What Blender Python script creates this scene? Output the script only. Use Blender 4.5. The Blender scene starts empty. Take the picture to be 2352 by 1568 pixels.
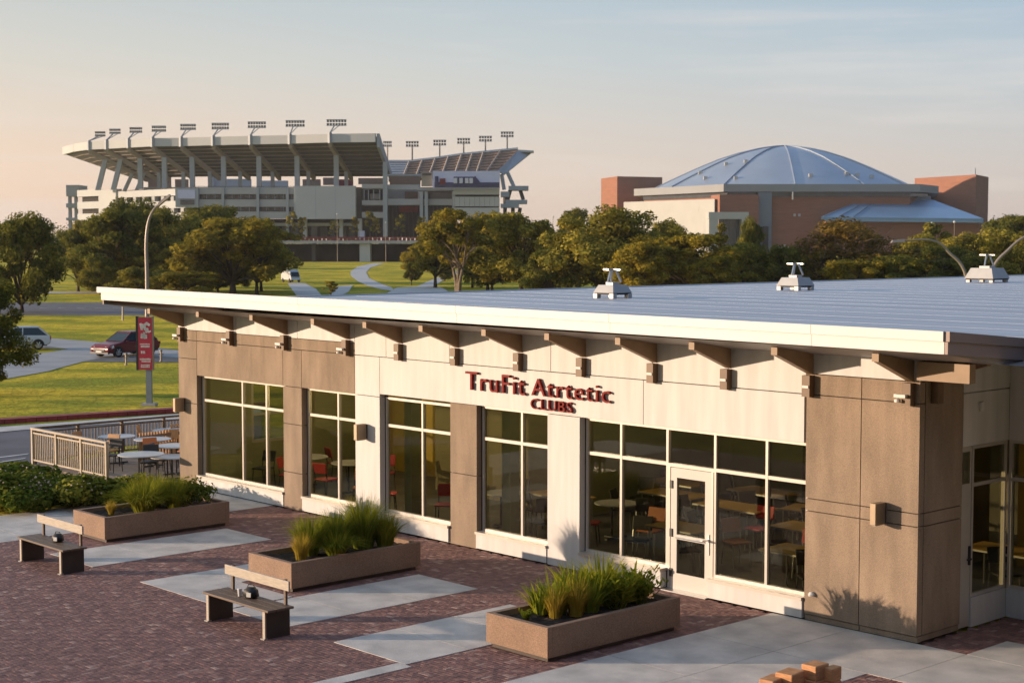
import bpy, bmesh, math, random
import numpy as np
from mathutils import Vector, Matrix
R = math.radians
sc = bpy.context.scene
col = sc.collection
rnd = random.Random(7)

# ---------------------------------------------------------------- camera, sky, sun, exposure
FPX, CX, CY, CAMH = 3630.0, 1176.0, 784.0, 6.1
PITCH = math.atan(232.0 / FPX)
cam = bpy.data.cameras.new("camera")
cam.sensor_width = 36.0
cam.lens = 36.0 * FPX / 2352.0
cam.clip_start = 0.5
cam.clip_end = 9000.0
cam.dof.use_dof = True
cam.dof.focus_distance = 29.0
cam.dof.aperture_fstop = 4.0
camo = bpy.data.objects.new("camera", cam)
camo.location = (0, 0, CAMH)
camo.rotation_euler = (R(90) - PITCH, 0, 0)
col.objects.link(camo)
sc.camera = camo

SUN_EL, SUN_DIR = 7.5, Vector((-0.999, 0.008, 0.0)).normalized()
world = bpy.data.worlds.new("World")
sc.world = world
world.use_nodes = True
wn, wl = world.node_tree.nodes, world.node_tree.links
bg = wn["Background"]
sky = wn.new("ShaderNodeTexSky")
sky.sky_type = 'NISHITA'
sky.sun_disc = False
sky.sun_elevation = R(SUN_EL)
sky.sun_rotation = math.atan2(SUN_DIR.x, SUN_DIR.y)
sky.air_density = 1.0
sky.dust_density = 0.6
sky.ozone_density = 1.2
# thin high haze lit by the low sun, over the clear-sky model
STR = 0.14
bg.inputs["Strength"].default_value = STR
def wnode(t, **k):
    n = wn.new(t)
    for a, v in k.items(): setattr(n, a, v)
    return n
tcw = wnode("ShaderNodeTexCoord")
sep = wnode("ShaderNodeSeparateXYZ"); wl.new(tcw.outputs["Generated"], sep.inputs[0])
ramp = wnode("ShaderNodeValToRGB"); wl.new(sep.outputs["Z"], ramp.inputs[0])
stops = [(0,(.92,.68,.545)),(.05,(.84,.69,.605)),(.11,(.665,.68,.68)),(.20,(.41,.56,.69)),(.45,(.33,.50,.74)),(1,(.28,.45,.73))]
els = ramp.color_ramp.elements
while len(els) < len(stops): els.new(.5)
for e_, (p_, c_) in zip(els, stops): e_.position = p_; e_.color = (*c_, 1)
dotn = wnode("ShaderNodeVectorMath", operation='DOT_PRODUCT'); wl.new(tcw.outputs["Generated"], dotn.inputs[0]); dotn.inputs[1].default_value = SUN_DIR
mr = wnode("ShaderNodeMapRange"); mr.inputs["From Min"].default_value = -1; wl.new(dotn.outputs["Value"], mr.inputs["Value"])
warm = wnode("ShaderNodeValToRGB"); wl.new(mr.outputs[0], warm.inputs[0])
ws = [(0,(.05,.085,.18)),(.22,(.17,.26,.44)),(.35,(.78,.88,1.0)),(.5,(.96,.985,1.0)),(.65,(1.12,1.03,.94)),(1,(1.7,1.32,.95))]
els = warm.color_ramp.elements
while len(els) < len(ws): els.new(.5)
for e_, (p_, c_) in zip(els, ws): e_.position = p_; e_.color = (*c_, 1)
veil = wnode("ShaderNodeMix", data_type='RGBA', blend_type='MULTIPLY'); veil.inputs[0].default_value = 1
wl.new(ramp.outputs[0], veil.inputs[6]); wl.new(warm.outputs[0], veil.inputs[7])
# faint cirrus streaks
mpw = wnode("ShaderNodeMapping"); mpw.inputs["Scale"].default_value = (2.2, 2.2, 26); mpw.inputs["Rotation"].default_value = (0, R(6), 0)
wl.new(tcw.outputs["Generated"], mpw.inputs[0])
cn = wnode("ShaderNodeTexNoise"); cn.inputs["Scale"].default_value = 1.25; cn.inputs["Detail"].default_value = 7; cn.inputs["Roughness"].default_value = .58
wl.new(mpw.outputs[0], cn.inputs["Vector"])
cr = wnode("ShaderNodeMapRange"); cr.inputs["From Min"].default_value = .50; cr.inputs["From Max"].default_value = .72; cr.inputs["To Max"].default_value = .55
wl.new(cn.outputs["Fac"], cr.inputs["Value"])
cmix = wnode("ShaderNodeMix", data_type='RGBA'); wl.new(cr.outputs[0], cmix.inputs[0]); wl.new(veil.outputs[2], cmix.inputs[6]); cmix.inputs[7].default_value = (.90,.82,.78,1)
scl = wnode("ShaderNodeVectorMath", operation='SCALE'); scl.inputs["Scale"].default_value = .69/STR; wl.new(cmix.outputs[2], scl.inputs[0])
skm = wnode("ShaderNodeVectorMath", operation='SCALE'); skm.inputs["Scale"].default_value = .14; wl.new(sky.outputs[0], skm.inputs[0])
adw = wnode("ShaderNodeVectorMath", operation='ADD'); wl.new(scl.outputs[0], adw.inputs[0]); wl.new(skm.outputs[0], adw.inputs[1])
wl.new(adw.outputs[0], bg.inputs["Color"])

sun = bpy.data.lights.new("sun", 'SUN')
sun.energy = 5.0
sun.angle = R(0.6)
sun.color = (1.0, 0.745, 0.53)
suno = bpy.data.objects.new("sun", sun)
to_sun = Vector((SUN_DIR.x * math.cos(R(SUN_EL)), SUN_DIR.y * math.cos(R(SUN_EL)), math.sin(R(SUN_EL))))
suno.rotation_euler = to_sun.to_track_quat('Z', 'Y').to_euler()
suno.location = (-40, 0, 40)
col.objects.link(suno)
sc.view_settings.view_transform = 'Standard'
sc.view_settings.look = 'None'
sc.view_settings.exposure = 0.32
sc.view_settings.gamma = 1.0
sc.view_settings.use_curve_mapping = False

# ---------------------------------------------------------------- pixel <-> world
_c, _s = math.cos(PITCH), math.sin(PITCH)
def ray(x, y):
    r, u = (x - CX) / FPX, -(y - CY) / FPX
    return Vector((r, _c + u * _s, -_s + u * _c))
def at(x, y, Y):
    d = ray(x, y); t = Y / d.y
    return Vector((d.x * t, Y, CAMH + d.z * t))
def zg(Y):                       # the land falls gently away beyond the plaza
    if Y < 51: return 0.0
    if Y < 90: return -1.3 * (Y - 51) / 39.0
    if Y < 140: return -1.3 - 0.2 * (Y - 90) / 50.0
    return -1.5
def onz(x, y, z=0.0):
    d = ray(x, y); t = (z - CAMH) / d.z
    return Vector((d.x * t, d.y * t, z))
def gp(x, y, dz=0.0):
    z = 0.0
    for i in range(12):
        p = onz(x, y, z); z = zg(p.y)
    p.z = z + dz
    return p
# building frame: u along the facade to the left, w out towards the plaza
P0 = onz(2105, 1478)
U = Vector((-0.68027887, 0.73295338, 0)); Wv = Vector((-0.73295338, -0.68027887, 0))
BROT = math.atan2(U.y, U.x)
def L(u, w, z=0.0): return P0 + U * u + Wv * w + Vector((0, 0, z))

# ---------------------------------------------------------------- mesh helpers
class MB:
    def __init__(s): s.v = []; s.f = []
    def add(s, vs, fs):
        o = len(s.v); s.v += [tuple(p) for p in vs]; s.f += [tuple(i + o for i in f) for f in fs]; return s
    def box(s, x0, y0, z0, x1, y1, z1):
        if x0 > x1: x0, x1 = x1, x0
        if y0 > y1: y0, y1 = y1, y0
        if z0 > z1: z0, z1 = z1, z0
        return s.add([(x0,y0,z0),(x1,y0,z0),(x1,y1,z0),(x0,y1,z0),(x0,y0,z1),(x1,y0,z1),(x1,y1,z1),(x0,y1,z1)],
                     [(3,2,1,0),(4,5,6,7),(0,1,5,4),(1,2,6,5),(2,3,7,6),(3,0,4,7)])
    def hexa(s, p): return s.add(p, [(3,2,1,0),(4,5,6,7),(0,1,5,4),(1,2,6,5),(2,3,7,6),(3,0,4,7)])
    def prism(s, pts, z0, z1):
        n = len(pts)
        a = sum(pts[i][0]*pts[(i+1)%n][1]-pts[(i+1)%n][0]*pts[i][1] for i in range(n))
        if a < 0: pts = pts[::-1]
        return s.add([(x,y,z0) for x,y in pts]+[(x,y,z1) for x,y in pts],
                     [tuple(range(n))[::-1], tuple(range(n,2*n))]+[(i,(i+1)%n,n+(i+1)%n,n+i) for i in range(n)])
    def extr(s, pts, d):          # extrude any planar 3-D polygon along d
        n = len(pts); d = Vector(d); pts = [Vector(p) for p in pts]
        nr = Vector((0,0,0))
        for i in range(n): nr += pts[i].cross(pts[(i+1)%n])
        if nr.dot(d) > 0: pts = pts[::-1]
        return s.add(pts+[p+d for p in pts], [tuple(range(n)), tuple(range(n,2*n))[::-1]]+[(n+i,n+(i+1)%n,(i+1)%n,i) for i in range(n)])
    def quad(s, a, b, c, d): return s.add([a,b,c,d], [(0,1,2,3)])
    def tube(s, pts, r, n=6, cap=True):
        pts = [Vector(p) for p in pts]; m = len(pts)
        rs = r if isinstance(r, (list, tuple)) else [r]*m
        o = len(s.v)
        up0 = None
        for i, p in enumerate(pts):
            d = (pts[min(i+1,m-1)]-pts[max(i-1,0)]).normalized()
            if up0 is None:
                up0 = Vector((0,0,1)) if abs(d.z) < .9 else Vector((1,0,0))
            a = d.cross(up0)
            if a.length < 1e-4: a = d.cross(Vector((0,1,0)))
            a.normalize(); b = a.cross(d).normalized(); up0 = b
            for k in range(n):
                t = 2*math.pi*k/n
                s.v.append(tuple(p + (a*math.cos(t)+b*math.sin(t))*rs[i]))
        for i in range(m-1):
            for k in range(n):
                s.f.append((o+i*n+k, o+i*n+(k+1)%n, o+(i+1)*n+(k+1)%n, o+(i+1)*n+k))
        if cap:
            s.f.append(tuple(o+k for k in range(n))[::-1]); s.f.append(tuple(o+(m-1)*n+k for k in range(n)))
        return s
    def lathe(s, prof, n=16, c=(0,0,0)):   # prof: (r,z)
        o = len(s.v); m = len(prof)
        for r, z in prof:
            for k in range(n):
                t = 2*math.pi*k/n; s.v.append((c[0]+r*math.cos(t), c[1]+r*math.sin(t), c[2]+z))
        for i in range(m-1):
            for k in range(n): s.f.append((o+i*n+k, o+i*n+(k+1)%n, o+(i+1)*n+(k+1)%n, o+(i+1)*n+k))
        s.f.append(tuple(o+k for k in range(n))[::-1]); s.f.append(tuple(o+(m-1)*n+k for k in range(n)))
        return s
    def mesh(s, name, m, smooth=False):
        me = bpy.data.meshes.new(name); me.from_pydata(s.v, [], s.f); me.update()
        if m: me.materials.append(m)
        if smooth:
            for p in me.polygons: p.use_smooth = True
        return me
    def build(s, name, m, parent=None, smooth=False, bevel=0):
        return link(name, s.mesh(name, m, smooth), parent, bevel=bevel)
def link(name, me, parent=None, loc=None, rz=0, bevel=0):
    o = bpy.data.objects.new(name, me); col.objects.link(o)
    if parent is not None: o.parent = parent
    if loc is not None: o.location = loc
    if rz: o.rotation_euler = (0,0,rz)
    if bevel:
        b = o.modifiers.new("bevel", 'BEVEL'); b.width = bevel; b.segments = 2; b.limit_method = 'ANGLE'
    return o
def tag(o, label, cat, group=None):
    o["label"] = label; o["category"] = cat
    if group: o["group"] = group
    return o
def thing(name, label, cat, loc=(0,0,0), rz=0, group=None):
    o = bpy.data.objects.new(name, None); o.empty_display_size = .2
    col.objects.link(o); o.location = loc; o.rotation_euler = (0,0,rz)
    return tag(o, label, cat, group)
def struct(o, kind="structure"):
    o["kind"] = kind; return o
def dup(src, loc, rz, label, group=None):
    r = src.copy(); col.objects.link(r); r.location = loc; r.rotation_euler = (0,0,rz); r["label"] = label
    if group: r["group"] = group
    for ch in list(src.children):
        c = ch.copy(); col.objects.link(c); c.parent = r
        for g in list(ch.children):
            d = g.copy(); col.objects.link(d); d.parent = c
    return r

# ---------------------------------------------------------------- materials
def newmat(name):
    m = bpy.data.materials.new(name); m.use_nodes = True
    return m, m.node_tree.nodes, m.node_tree.links, m.node_tree.nodes["Principled BSDF"]
def rgb(c): return (c[0], c[1], c[2], 1.0)
def M(name, c, rough=.7, var=.12, scale=3.0, bump=0.0, bscale=60.0, metal=0.0, c2=None, rand=0.0, detail=5.0, stretch=None, speck=None, spec=.5):
    m, n, l, b = newmat(name)
    b.inputs["Roughness"].default_value = rough; b.inputs["Metallic"].default_value = metal
    b.inputs["Specular IOR Level"].default_value = spec
    tc = n.new("ShaderNodeTexCoord"); src = tc.outputs["Object"]
    if stretch:
        mp = n.new("ShaderNodeMapping"); mp.inputs["Scale"].default_value = stretch
        l.new(src, mp.inputs["Vector"]); src = mp.outputs[0]
    no = n.new("ShaderNodeTexNoise"); no.inputs["Scale"].default_value = scale; no.inputs["Detail"].default_value = detail
    l.new(src, no.inputs["Vector"])
    rp = n.new("ShaderNodeValToRGB")
    lo = c2 if c2 else tuple(v*(1-var) for v in c); hi = c if c2 else tuple(min(1, v*(1+var)) for v in c)
    rp.color_ramp.elements[0].position = .32; rp.color_ramp.elements[1].position = .68
    rp.color_ramp.elements[0].color = rgb(lo); rp.color_ramp.elements[1].color = rgb(hi)
    l.new(no.outputs["Fac"], rp.inputs[0]); out = rp.outputs[0]
    if speck:                      # fine aggregate grains
        vo = n.new("ShaderNodeTexVoronoi"); vo.inputs["Scale"].default_value = speck[0]
        l.new(tc.outputs["Object"], vo.inputs["Vector"])
        hs = n.new("ShaderNodeHueSaturation"); mr = n.new("ShaderNodeMapRange")
        sx = n.new("ShaderNodeSeparateColor"); l.new(vo.outputs["Color"], sx.inputs[0])
        mr.inputs["To Min"].default_value = 1-speck[1]; mr.inputs["To Max"].default_value = 1+speck[1]
        l.new(sx.outputs[0], mr.inputs["Value"]); l.new(mr.outputs[0], hs.inputs["Value"]); l.new(out, hs.inputs["Color"]); out = hs.outputs[0]
    if rand:
        oi = n.new("ShaderNodeObjectInfo"); ge = n.new("ShaderNodeNewGeometry")
        ad = n.new("ShaderNodeMath"); ad.operation = 'ADD'; fr = n.new("ShaderNodeMath"); fr.operation = 'FRACT'
        l.new(oi.outputs["Random"], ad.inputs[0]); l.new(ge.outputs["Random Per Island"], ad.inputs[1]); l.new(ad.outputs[0], fr.inputs[0])
        mr2 = n.new("ShaderNodeMapRange"); mr2.inputs["To Min"].default_value = 1-rand; mr2.inputs["To Max"].default_value = 1+rand
        l.new(fr.outputs[0], mr2.inputs["Value"])
        h2 = n.new("ShaderNodeHueSaturation"); l.new(mr2.outputs[0], h2.inputs["Value"]); l.new(out, h2.inputs["Color"]); out = h2.outputs[0]
    l.new(out, b.inputs["Base Color"])
    if bump:
        nb = n.new("ShaderNodeTexNoise"); nb.inputs["Scale"].default_value = bscale; nb.inputs["Detail"].default_value = 4
        l.new(tc.outputs["Object"], nb.inputs["Vector"])
        bp = n.new("ShaderNodeBump"); bp.inputs["Strength"].default_value = bump; bp.inputs["Distance"].default_value = .02
        l.new(nb.outputs["Fac"], bp.inputs["Height"]); l.new(bp.outputs[0], b.inputs["Normal"])
    return m
def glass(name, tint=(.75,.82,.75), refl=1.0):
    m, n, l, b = newmat(name); n.remove(b)
    out = n["Material Output"]
    tr = n.new("ShaderNodeBsdfTransparent"); tr.inputs[0].default_value = rgb(tint)
    gl = n.new("ShaderNodeBsdfGlossy"); gl.inputs["Roughness"].default_value = .01; gl.inputs[0].default_value = (refl,refl,refl,1)
    lw = n.new("ShaderNodeLayerWeight"); lw.inputs[0].default_value = .5
    pw = n.new("ShaderNodeMath"); pw.operation = 'POWER'; pw.inputs[1].default_value = 5; l.new(lw.outputs["Facing"], pw.inputs[0])
    fr = n.new("ShaderNodeMath"); fr.operation = 'MULTIPLY_ADD'; fr.inputs[1].default_value = .95; fr.inputs[2].default_value = .035; l.new(pw.outputs[0], fr.inputs[0])
    mx = n.new("ShaderNodeMixShader")
    l.new(fr.outputs[0], mx.inputs[0]); l.new(tr.outputs[0], mx.inputs[1]); l.new(gl.outputs[0], mx.inputs[2]); l.new(mx.outputs[0], out.inputs[0])
    return m
def leafmat(name, cols, trans=.35, rough=.6):
    m, n, l, b = newmat(name); n.remove(b); out = n["Material Output"]
    ge = n.new("ShaderNodeNewGeometry"); rp = n.new("ShaderNodeValToRGB")
    e = rp.color_ramp.elements
    while len(e) < len(cols): e.new(.5)
    for i, c in enumerate(cols):
        e[i].position = i/(len(cols)-1); e[i].color = rgb(c)
    tc = n.new("ShaderNodeTexCoord"); no = n.new("ShaderNodeTexNoise"); no.inputs["Scale"].default_value = .55
    l.new(tc.outputs["Object"], no.inputs["Vector"])
    oi = n.new("ShaderNodeObjectInfo")
    a = n.new("ShaderNodeMath"); a.operation = 'MULTIPLY_ADD'; a.inputs[1].default_value = .55; 
    l.new(ge.outputs["Random Per Island"], a.inputs[0])
    b2 = n.new("ShaderNodeMapRange"); b2.inputs["From Min"].default_value = .3; b2.inputs["From Max"].default_value = .7
    b2.inputs["To Min"].default_value = -.22; b2.inputs["To Max"].default_value = .5
    l.new(no.outputs["Fac"], b2.inputs["Value"]); 
    b3 = n.new("ShaderNodeMath"); b3.operation = 'MULTIPLY_ADD'; b3.inputs[1].default_value = .25
    l.new(oi.outputs["Random"], b3.inputs[0]); l.new(b2.outputs[0], b3.inputs[2])
    l.new(b3.outputs[0], a.inputs[2]); l.new(a.outputs[0], rp.inputs[0])
    di = n.new("ShaderNodeBsdfDiffuse"); tl = n.new("ShaderNodeBsdfTranslucent"); mx = n.new("ShaderNodeMixShader"); mx.inputs[0].default_value = trans
    l.new(rp.outputs[0], di.inputs[0]); l.new(rp.outputs[0], tl.inputs[0])
    l.new(di.outputs[0], mx.inputs[1]); l.new(tl.outputs[0], mx.inputs[2]); l.new(mx.outputs[0], out.inputs[0])
    return m
MT = {}
MT['white_panel'] = M('white_panel', (.60,.59,.575), .6, .09, 1.6, .05, 90, stretch=(3,3,.35))
MT['brown_panel'] = M('brown_aggregate', (.285,.212,.152), .85, .2, 1.3, .35, 160, speck=(130,.22), stretch=(2.5,2.5,.6))
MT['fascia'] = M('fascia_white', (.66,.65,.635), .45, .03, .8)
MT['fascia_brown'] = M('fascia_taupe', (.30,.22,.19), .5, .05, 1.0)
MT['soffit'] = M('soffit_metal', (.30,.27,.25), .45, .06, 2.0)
MT['bracket'] = M('bracket_bronze', (.29,.19,.11), .5, .1, 4.0)
MT['bracket_dark'] = M('bracket_dark', (.15,.085,.04), .5, .1, 4.0)
MT['frame'] = M('window_frame_metal', (.54,.50,.45), .35, .03, 2.0, metal=.25)
MT['door'] = M('door_paint', (.57,.535,.49), .4, .03, 2.0)
MT['steel'] = M('brushed_steel', (.55,.55,.55), .3, .06, 12, metal=.9)
MT['black'] = M('black_plastic', (.018,.018,.02), .45, .2, 8)
MT['glass'] = glass('window_glass', (.72,.72,.63))
MT['roof'] = M('roof_metal', (.46,.49,.53), .5, .12, .5, metal=.1, stretch=(.2,2.2,1), detail=9)
MT['roof_seam'] = M('roof_seam', (.44,.47,.51), .5, .05, 2.0, metal=.35)
MT['gasket'] = M('dark_joint', (.05,.042,.035), .8, .1, 6)
MT['letter'] = M('letter_red', (.22,.017,.013), .6, .08, 6, spec=.15)
MT['letter_side'] = MT['letter']
MT['concrete'] = M('plaza_concrete', (.71,.66,.595), .85, .10, 1.7, .25, 70, c2=(.47,.445,.41), speck=(140,.10), detail=9)
def brickmat():
    m = M('paver_brick', (.2,.1,.09), .82, .25, 30, .3, 120, rand=.3)
    n, l = m.node_tree.nodes, m.node_tree.links; b = n["Principled BSDF"]
    fr = [x for x in n if x.type == 'MATH' and x.operation == 'FRACT'][0]
    rp = n.new("ShaderNodeValToRGB"); e = rp.color_ramp.elements
    for p, c in ((.5,(.235,.122,.104)),(.88,(.285,.152,.126)),(.96,(.36,.22,.18))):
        q = e.new(p); q.color = rgb(c)
    e[0].color = (.175,.092,.082,1); e[-1].color = (.40,.27,.225,1)
    l.new(fr.outputs[0], rp.inputs[0])
    mx = n.new("ShaderNodeMix"); mx.data_type = 'RGBA'; mx.blend_type = 'MULTIPLY'; mx.inputs[0].default_value = 1
    no = [x for x in n if x.type == 'TEX_NOISE'][0]
    mr = n.new("ShaderNodeMapRange"); mr.inputs["To Min"].default_value = .55; mr.inputs["To Max"].default_value = 1.4; l.new(no.outputs["Fac"], mr.inputs["Value"])
    l.new(rp.outputs[0], mx.inputs[6]); l.new(mr.outputs[0], mx.inputs[7]); l.new(mx.outputs[2], b.inputs["Base Color"])
    return m
MT['brick'] = brickmat()
MT['mortar'] = M('paver_bed', (.15,.095,.085), .95, .15, 20)
MT['planter'] = M('planter_concrete', (.27,.172,.115), .8, .10, 2.0, .25, 120, speck=(70,.2))
MT['soil'] = M('soil', (.035,.024,.018), 1.0, .4, 25, 1.0, 40)
MT['wood_pale'] = M('pale_wood', (.43,.37,.30), .6, .15, 3, .1, 40, stretch=(2,18,18))
MT['wood_dark'] = M('dark_wood', (.05,.034,.028), .6, .2, 4, .1, 40)
MT['wood_mid'] = M('bench_wood', (.125,.082,.055), .55, .2, 3, .1, 40, stretch=(2,18,18))
MT['wood_orange'] = M('orange_wood', (.55,.27,.12), .7, .2, 3, .15, 40, stretch=(3,3,16))
MT['sconce'] = M('sconce_metal', (.33,.25,.17), .4, .06, 6, metal=.4)

# ---------------------------------------------------------------- ground and plaza
def draped(name, pts, dz, m, step=None):
    """sheet over the land: pts = plan polygon (x,y)"""
    bm = bmesh.new()
    vs = [bm.verts.new((x, y, 0)) for x, y in pts]
    f = bm.faces.new(vs)
    bmesh.ops.triangulate(bm, faces=[f])
    for yc in (51, 56, 62, 70, 80, 90, 105, 140):
        bmesh.ops.bisect_plane(bm, geom=bm.verts[:]+bm.edges[:]+bm.faces[:], plane_co=(0,yc,0), plane_no=(0,1,0))
    for v in bm.verts: v.co.z = zg(v.co.y) + dz
    bmesh.ops.recalc_face_normals(bm, faces=bm.faces[:])
    for f in bm.faces:
        if f.normal.z < 0: f.normal_flip()
    me = bpy.data.meshes.new(name); bm.to_mesh(me); bm.free(); me.materials.append(m)
    return link(name, me)
def grassmat(name):
    m, n, l, b = newmat(name); b.inputs["Roughness"].default_value = .95; b.inputs["Specular IOR Level"].default_value = .1
    b.inputs["Sheen Weight"].default_value = .35; b.inputs["Sheen Roughness"].default_value = .45; b.inputs["Sheen Tint"].default_value = (.75,.62,.10,1)
    tc = n.new("ShaderNodeTexCoord")
    def noise(s, d=6, st=None):
        no = n.new("ShaderNodeTexNoise"); no.inputs["Scale"].default_value = s; no.inputs["Detail"].default_value = d
        if st:
            mp = n.new("ShaderNodeMapping"); mp.inputs["Scale"].default_value = st; l.new(tc.outputs["Object"], mp.inputs[0]); l.new(mp.outputs[0], no.inputs["Vector"])
        else: l.new(tc.outputs["Object"], no.inputs["Vector"])
        return no.outputs["Fac"]
    r1 = n.new("ShaderNodeValToRGB"); r1.color_ramp.elements[0].position = .42; r1.color_ramp.elements[1].position = .60
    r1.color_ramp.elements[0].color = (.075,.165,.015,1); r1.color_ramp.elements[1].color = (.43,.37,.032,1)
    l.new(noise(.16, 10, (.8,1.0,1)), r1.inputs[0])
    r2 = n.new("ShaderNodeValToRGB"); r2.color_ramp.elements[0].position = .3; r2.color_ramp.elements[1].position = .7
    r2.color_ramp.elements[0].color = (.45,.5,.45,1); r2.color_ramp.elements[1].color = (1.7,1.5,1.2,1)
    l.new(noise(1.6, 8), r2.inputs[0])
    mu = n.new("ShaderNodeMix"); mu.data_type = 'RGBA'; mu.blend_type = 'MULTIPLY'; mu.inputs[0].default_value = 1
    l.new(r1.outputs[0], mu.inputs[6]); l.new(r2.outputs[0], mu.inputs[7]); l.new(mu.outputs[2], b.inputs["Base Color"])
    bp = n.new("ShaderNodeBump"); bp.inputs["Strength"].default_value = 1.0; bp.inputs["Distance"].default_value = .25
    l.new(noise(4.0, 8), bp.inputs["Height"]); l.new(bp.outputs[0], b.inputs["Normal"])
    return m
MT['grass'] = grassmat('lawn_grass')
gpts = [(-2600,-60),(2600,-60),(2600,5000),(-2600,5000)]
ground = draped('ground', gpts, -0.06, MT['grass']); struct(ground)

# plaza: a bed with slabs and pavers laid into it (local axes u, w)
plaza = struct(MB().box(-9,-1.2,-.16, 20.15,14.5,-.05).box(-9,-2.6,-.16,.0,-1.2,-.05).build('plaza', MT['mortar']))
plaza.location = P0; plaza.rotation_euler = (0,0,BROT)
def slab(u0,w0,u1,w1,z=.006,g=.006):
    return MB().box(u0+g,w0+g,-.045,u1-g,w1-g,z).build('concrete_slab', MT['concrete'], plaza)
SL = []
def slabgrid(us, ws):
    for a,b in zip(us[:-1],us[1:]):
        for c,d in zip(ws[:-1],ws[1:]):
            slab(a,c,b,d); SL.append((a,c,b,d))
slabgrid([13.65,15.35],[2.4,3.75,5.1,6.42])
slabgrid([10.65,11.9],[2.4,3.75,5.1]); slabgrid([9.05,10.5,11.9],[5.1,6.42])
slabgrid([7.35,9.0],[2.35,3.7,5.05,6.42])
slabgrid([4.35,6.1],[2.75,4.0,5.2,6.42])
slabgrid([4.2,4.5],[6.42,8.5,10.5,12.5]); slabgrid([1.2,2.72],[.0,1.95,3.9,6.0,8.0])
slabgrid([-.85,1.2],[-.0,1.95]); slabgrid([-.45,1.2],[1.95,3.9,6.0,8.0])
slabgrid([-3.0,-.85],[-1.15,0,1.95]); slabgrid([-5.2,-3.0],[-1.15,1.95])
slabgrid([17.1,18.6,20.1],[-.0,2.0,4.0,6.0,8.0,10.0,12.0,14.0])
def inslab(u,w,m=.0):
    return any(a+m < u < c-m and b+m < w < d-m for a,b,c,d in SL)
# brick pavers, herringbone
bw, bl, jt = .08, .16, .005
def brickmesh(uu, ww, z0=-.046):
    a, b = uu/2-jt/2, ww/2-jt/2; e = .006
    return ([(-a,-b,z0),(a,-b,z0),(a,b,z0),(-a,b,z0),(-a,-b,-.006),(a,-b,-.006),(a,b,-.006),(-a,b,-.006),
             (-a+e,-b+e,0),(a-e,-b+e,0),(a-e,b-e,0),(-a+e,b-e,0)],
            [(0,1,5,4),(1,2,6,5),(2,3,7,6),(3,0,4,7),(4,5,9,8),(5,6,10,9),(6,7,11,10),(7,4,8,11),(8,9,10,11)])
bricks = []
N = 240
for i in range(-N, N):
    for j in range(-76, 76):
        # herringbone lattice: horizontal and vertical bricks stepping diagonally
        ox, oy = i*bw + j*2*bw, i*bw - j*2*bw
        for hor in (0, 1):
            if hor: u, w, du, dw = ox+bl/2, oy+bw/2, bl, bw
            else:   u, w, du, dw = ox-bw/2, oy+bl/2, bw, bl
            u += 8.0; w += 6.0
            if not (-2.6 < u < 17.2 and -2.56 < w < 14.3): continue
            if u < 2.6 and w > 8.0 : continue
            if w < 0.02 and u > -.04: continue
            if w < -1.2 and u < -2.5: continue
            if all(inslab(u+sx*(du/2), w+sy*(dw/2), .0) for sx in (-1,1) for sy in (-1,1)): continue
            bricks.append((u, w, hor))
def shows(b):
    p = L(b[0], b[1]); q = p - Vector((0,0,CAMH)); fw = q.y*_c - q.z*_s; up = q.y*_s + q.z*_c
    x, y = CX+FPX*q.x/fw, CY-FPX*up/fw
    return 0 < x < 2352 and 0 < y < 1568, q.length
vis = sorted([(shows(b)[1], k) for k, b in enumerate(bricks) if shows(b)[0] and not inslab(b[0], b[1])])
near = set(k for d, k in vis[:300])
hm = MB(); hm.add(*brickmesh(bl, bw)); hme = hm.mesh('brick', MT['brick'])
vm = MB(); vm.add(*brickmesh(bw, bl)); vme = vm.mesh('brick', MT['brick'])
rest = MB(); bvH = brickmesh(bl, bw); bvV = brickmesh(bw, bl)
for k, (u, w, hor) in enumerate(bricks):
    dz = rnd.uniform(-.002, .002)
    if k in near:
        o = link('brick', hme if hor else vme, plaza, (u, w, dz))
    else:
        bv = bvH if hor else bvV
        rest.add([(x+u, y+w, z+dz) for x,y,z in bv[0]], bv[1])
struct(rest.build('brick_field', MT['brick'], plaza), "stuff")
# ---------------------------------------------------------------- the club building
bld = thing('athletic_club_building', 'low white and brown panelled club building with flaring roof and red letter sign', 'building', P0, BROT)
ZP, ZH, ZS = 3.65, 2.80, 0.36          # panel top, window head, sill
def bpart(name, mb, m, parent=None, **k): return mb.build(name, m, parent or bld, **k)
GP = .008
def panel(u0,u1,z0,z1,m,w0=-.14,w1=0.0,name='wall_panel'):
    return bpart(name, MB().box(u0+GP,w0,z0+GP,u1-GP,w1,z1-GP), MT[m])
# backing behind the joints
bpart('wall_backing', MB().box(.1,-.24,0,21.15,-.145,.3).box(.1,-.24,2.86,21.15,-.145,4.3)
      .box(20.36,-.24,.3,21.15,-.145,2.86).box(15.96,-.24,.3,16.67,-.145,2.86).box(13.13,-.24,.3,13.97,-.145,2.86)
      .box(10.06,-.24,.3,10.87,-.145,2.86).box(7.19,-.24,.3,8.03,-.145,2.86).box(.1,-.24,.3,2.11,-.145,2.86), MT['gasket'])
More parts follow.
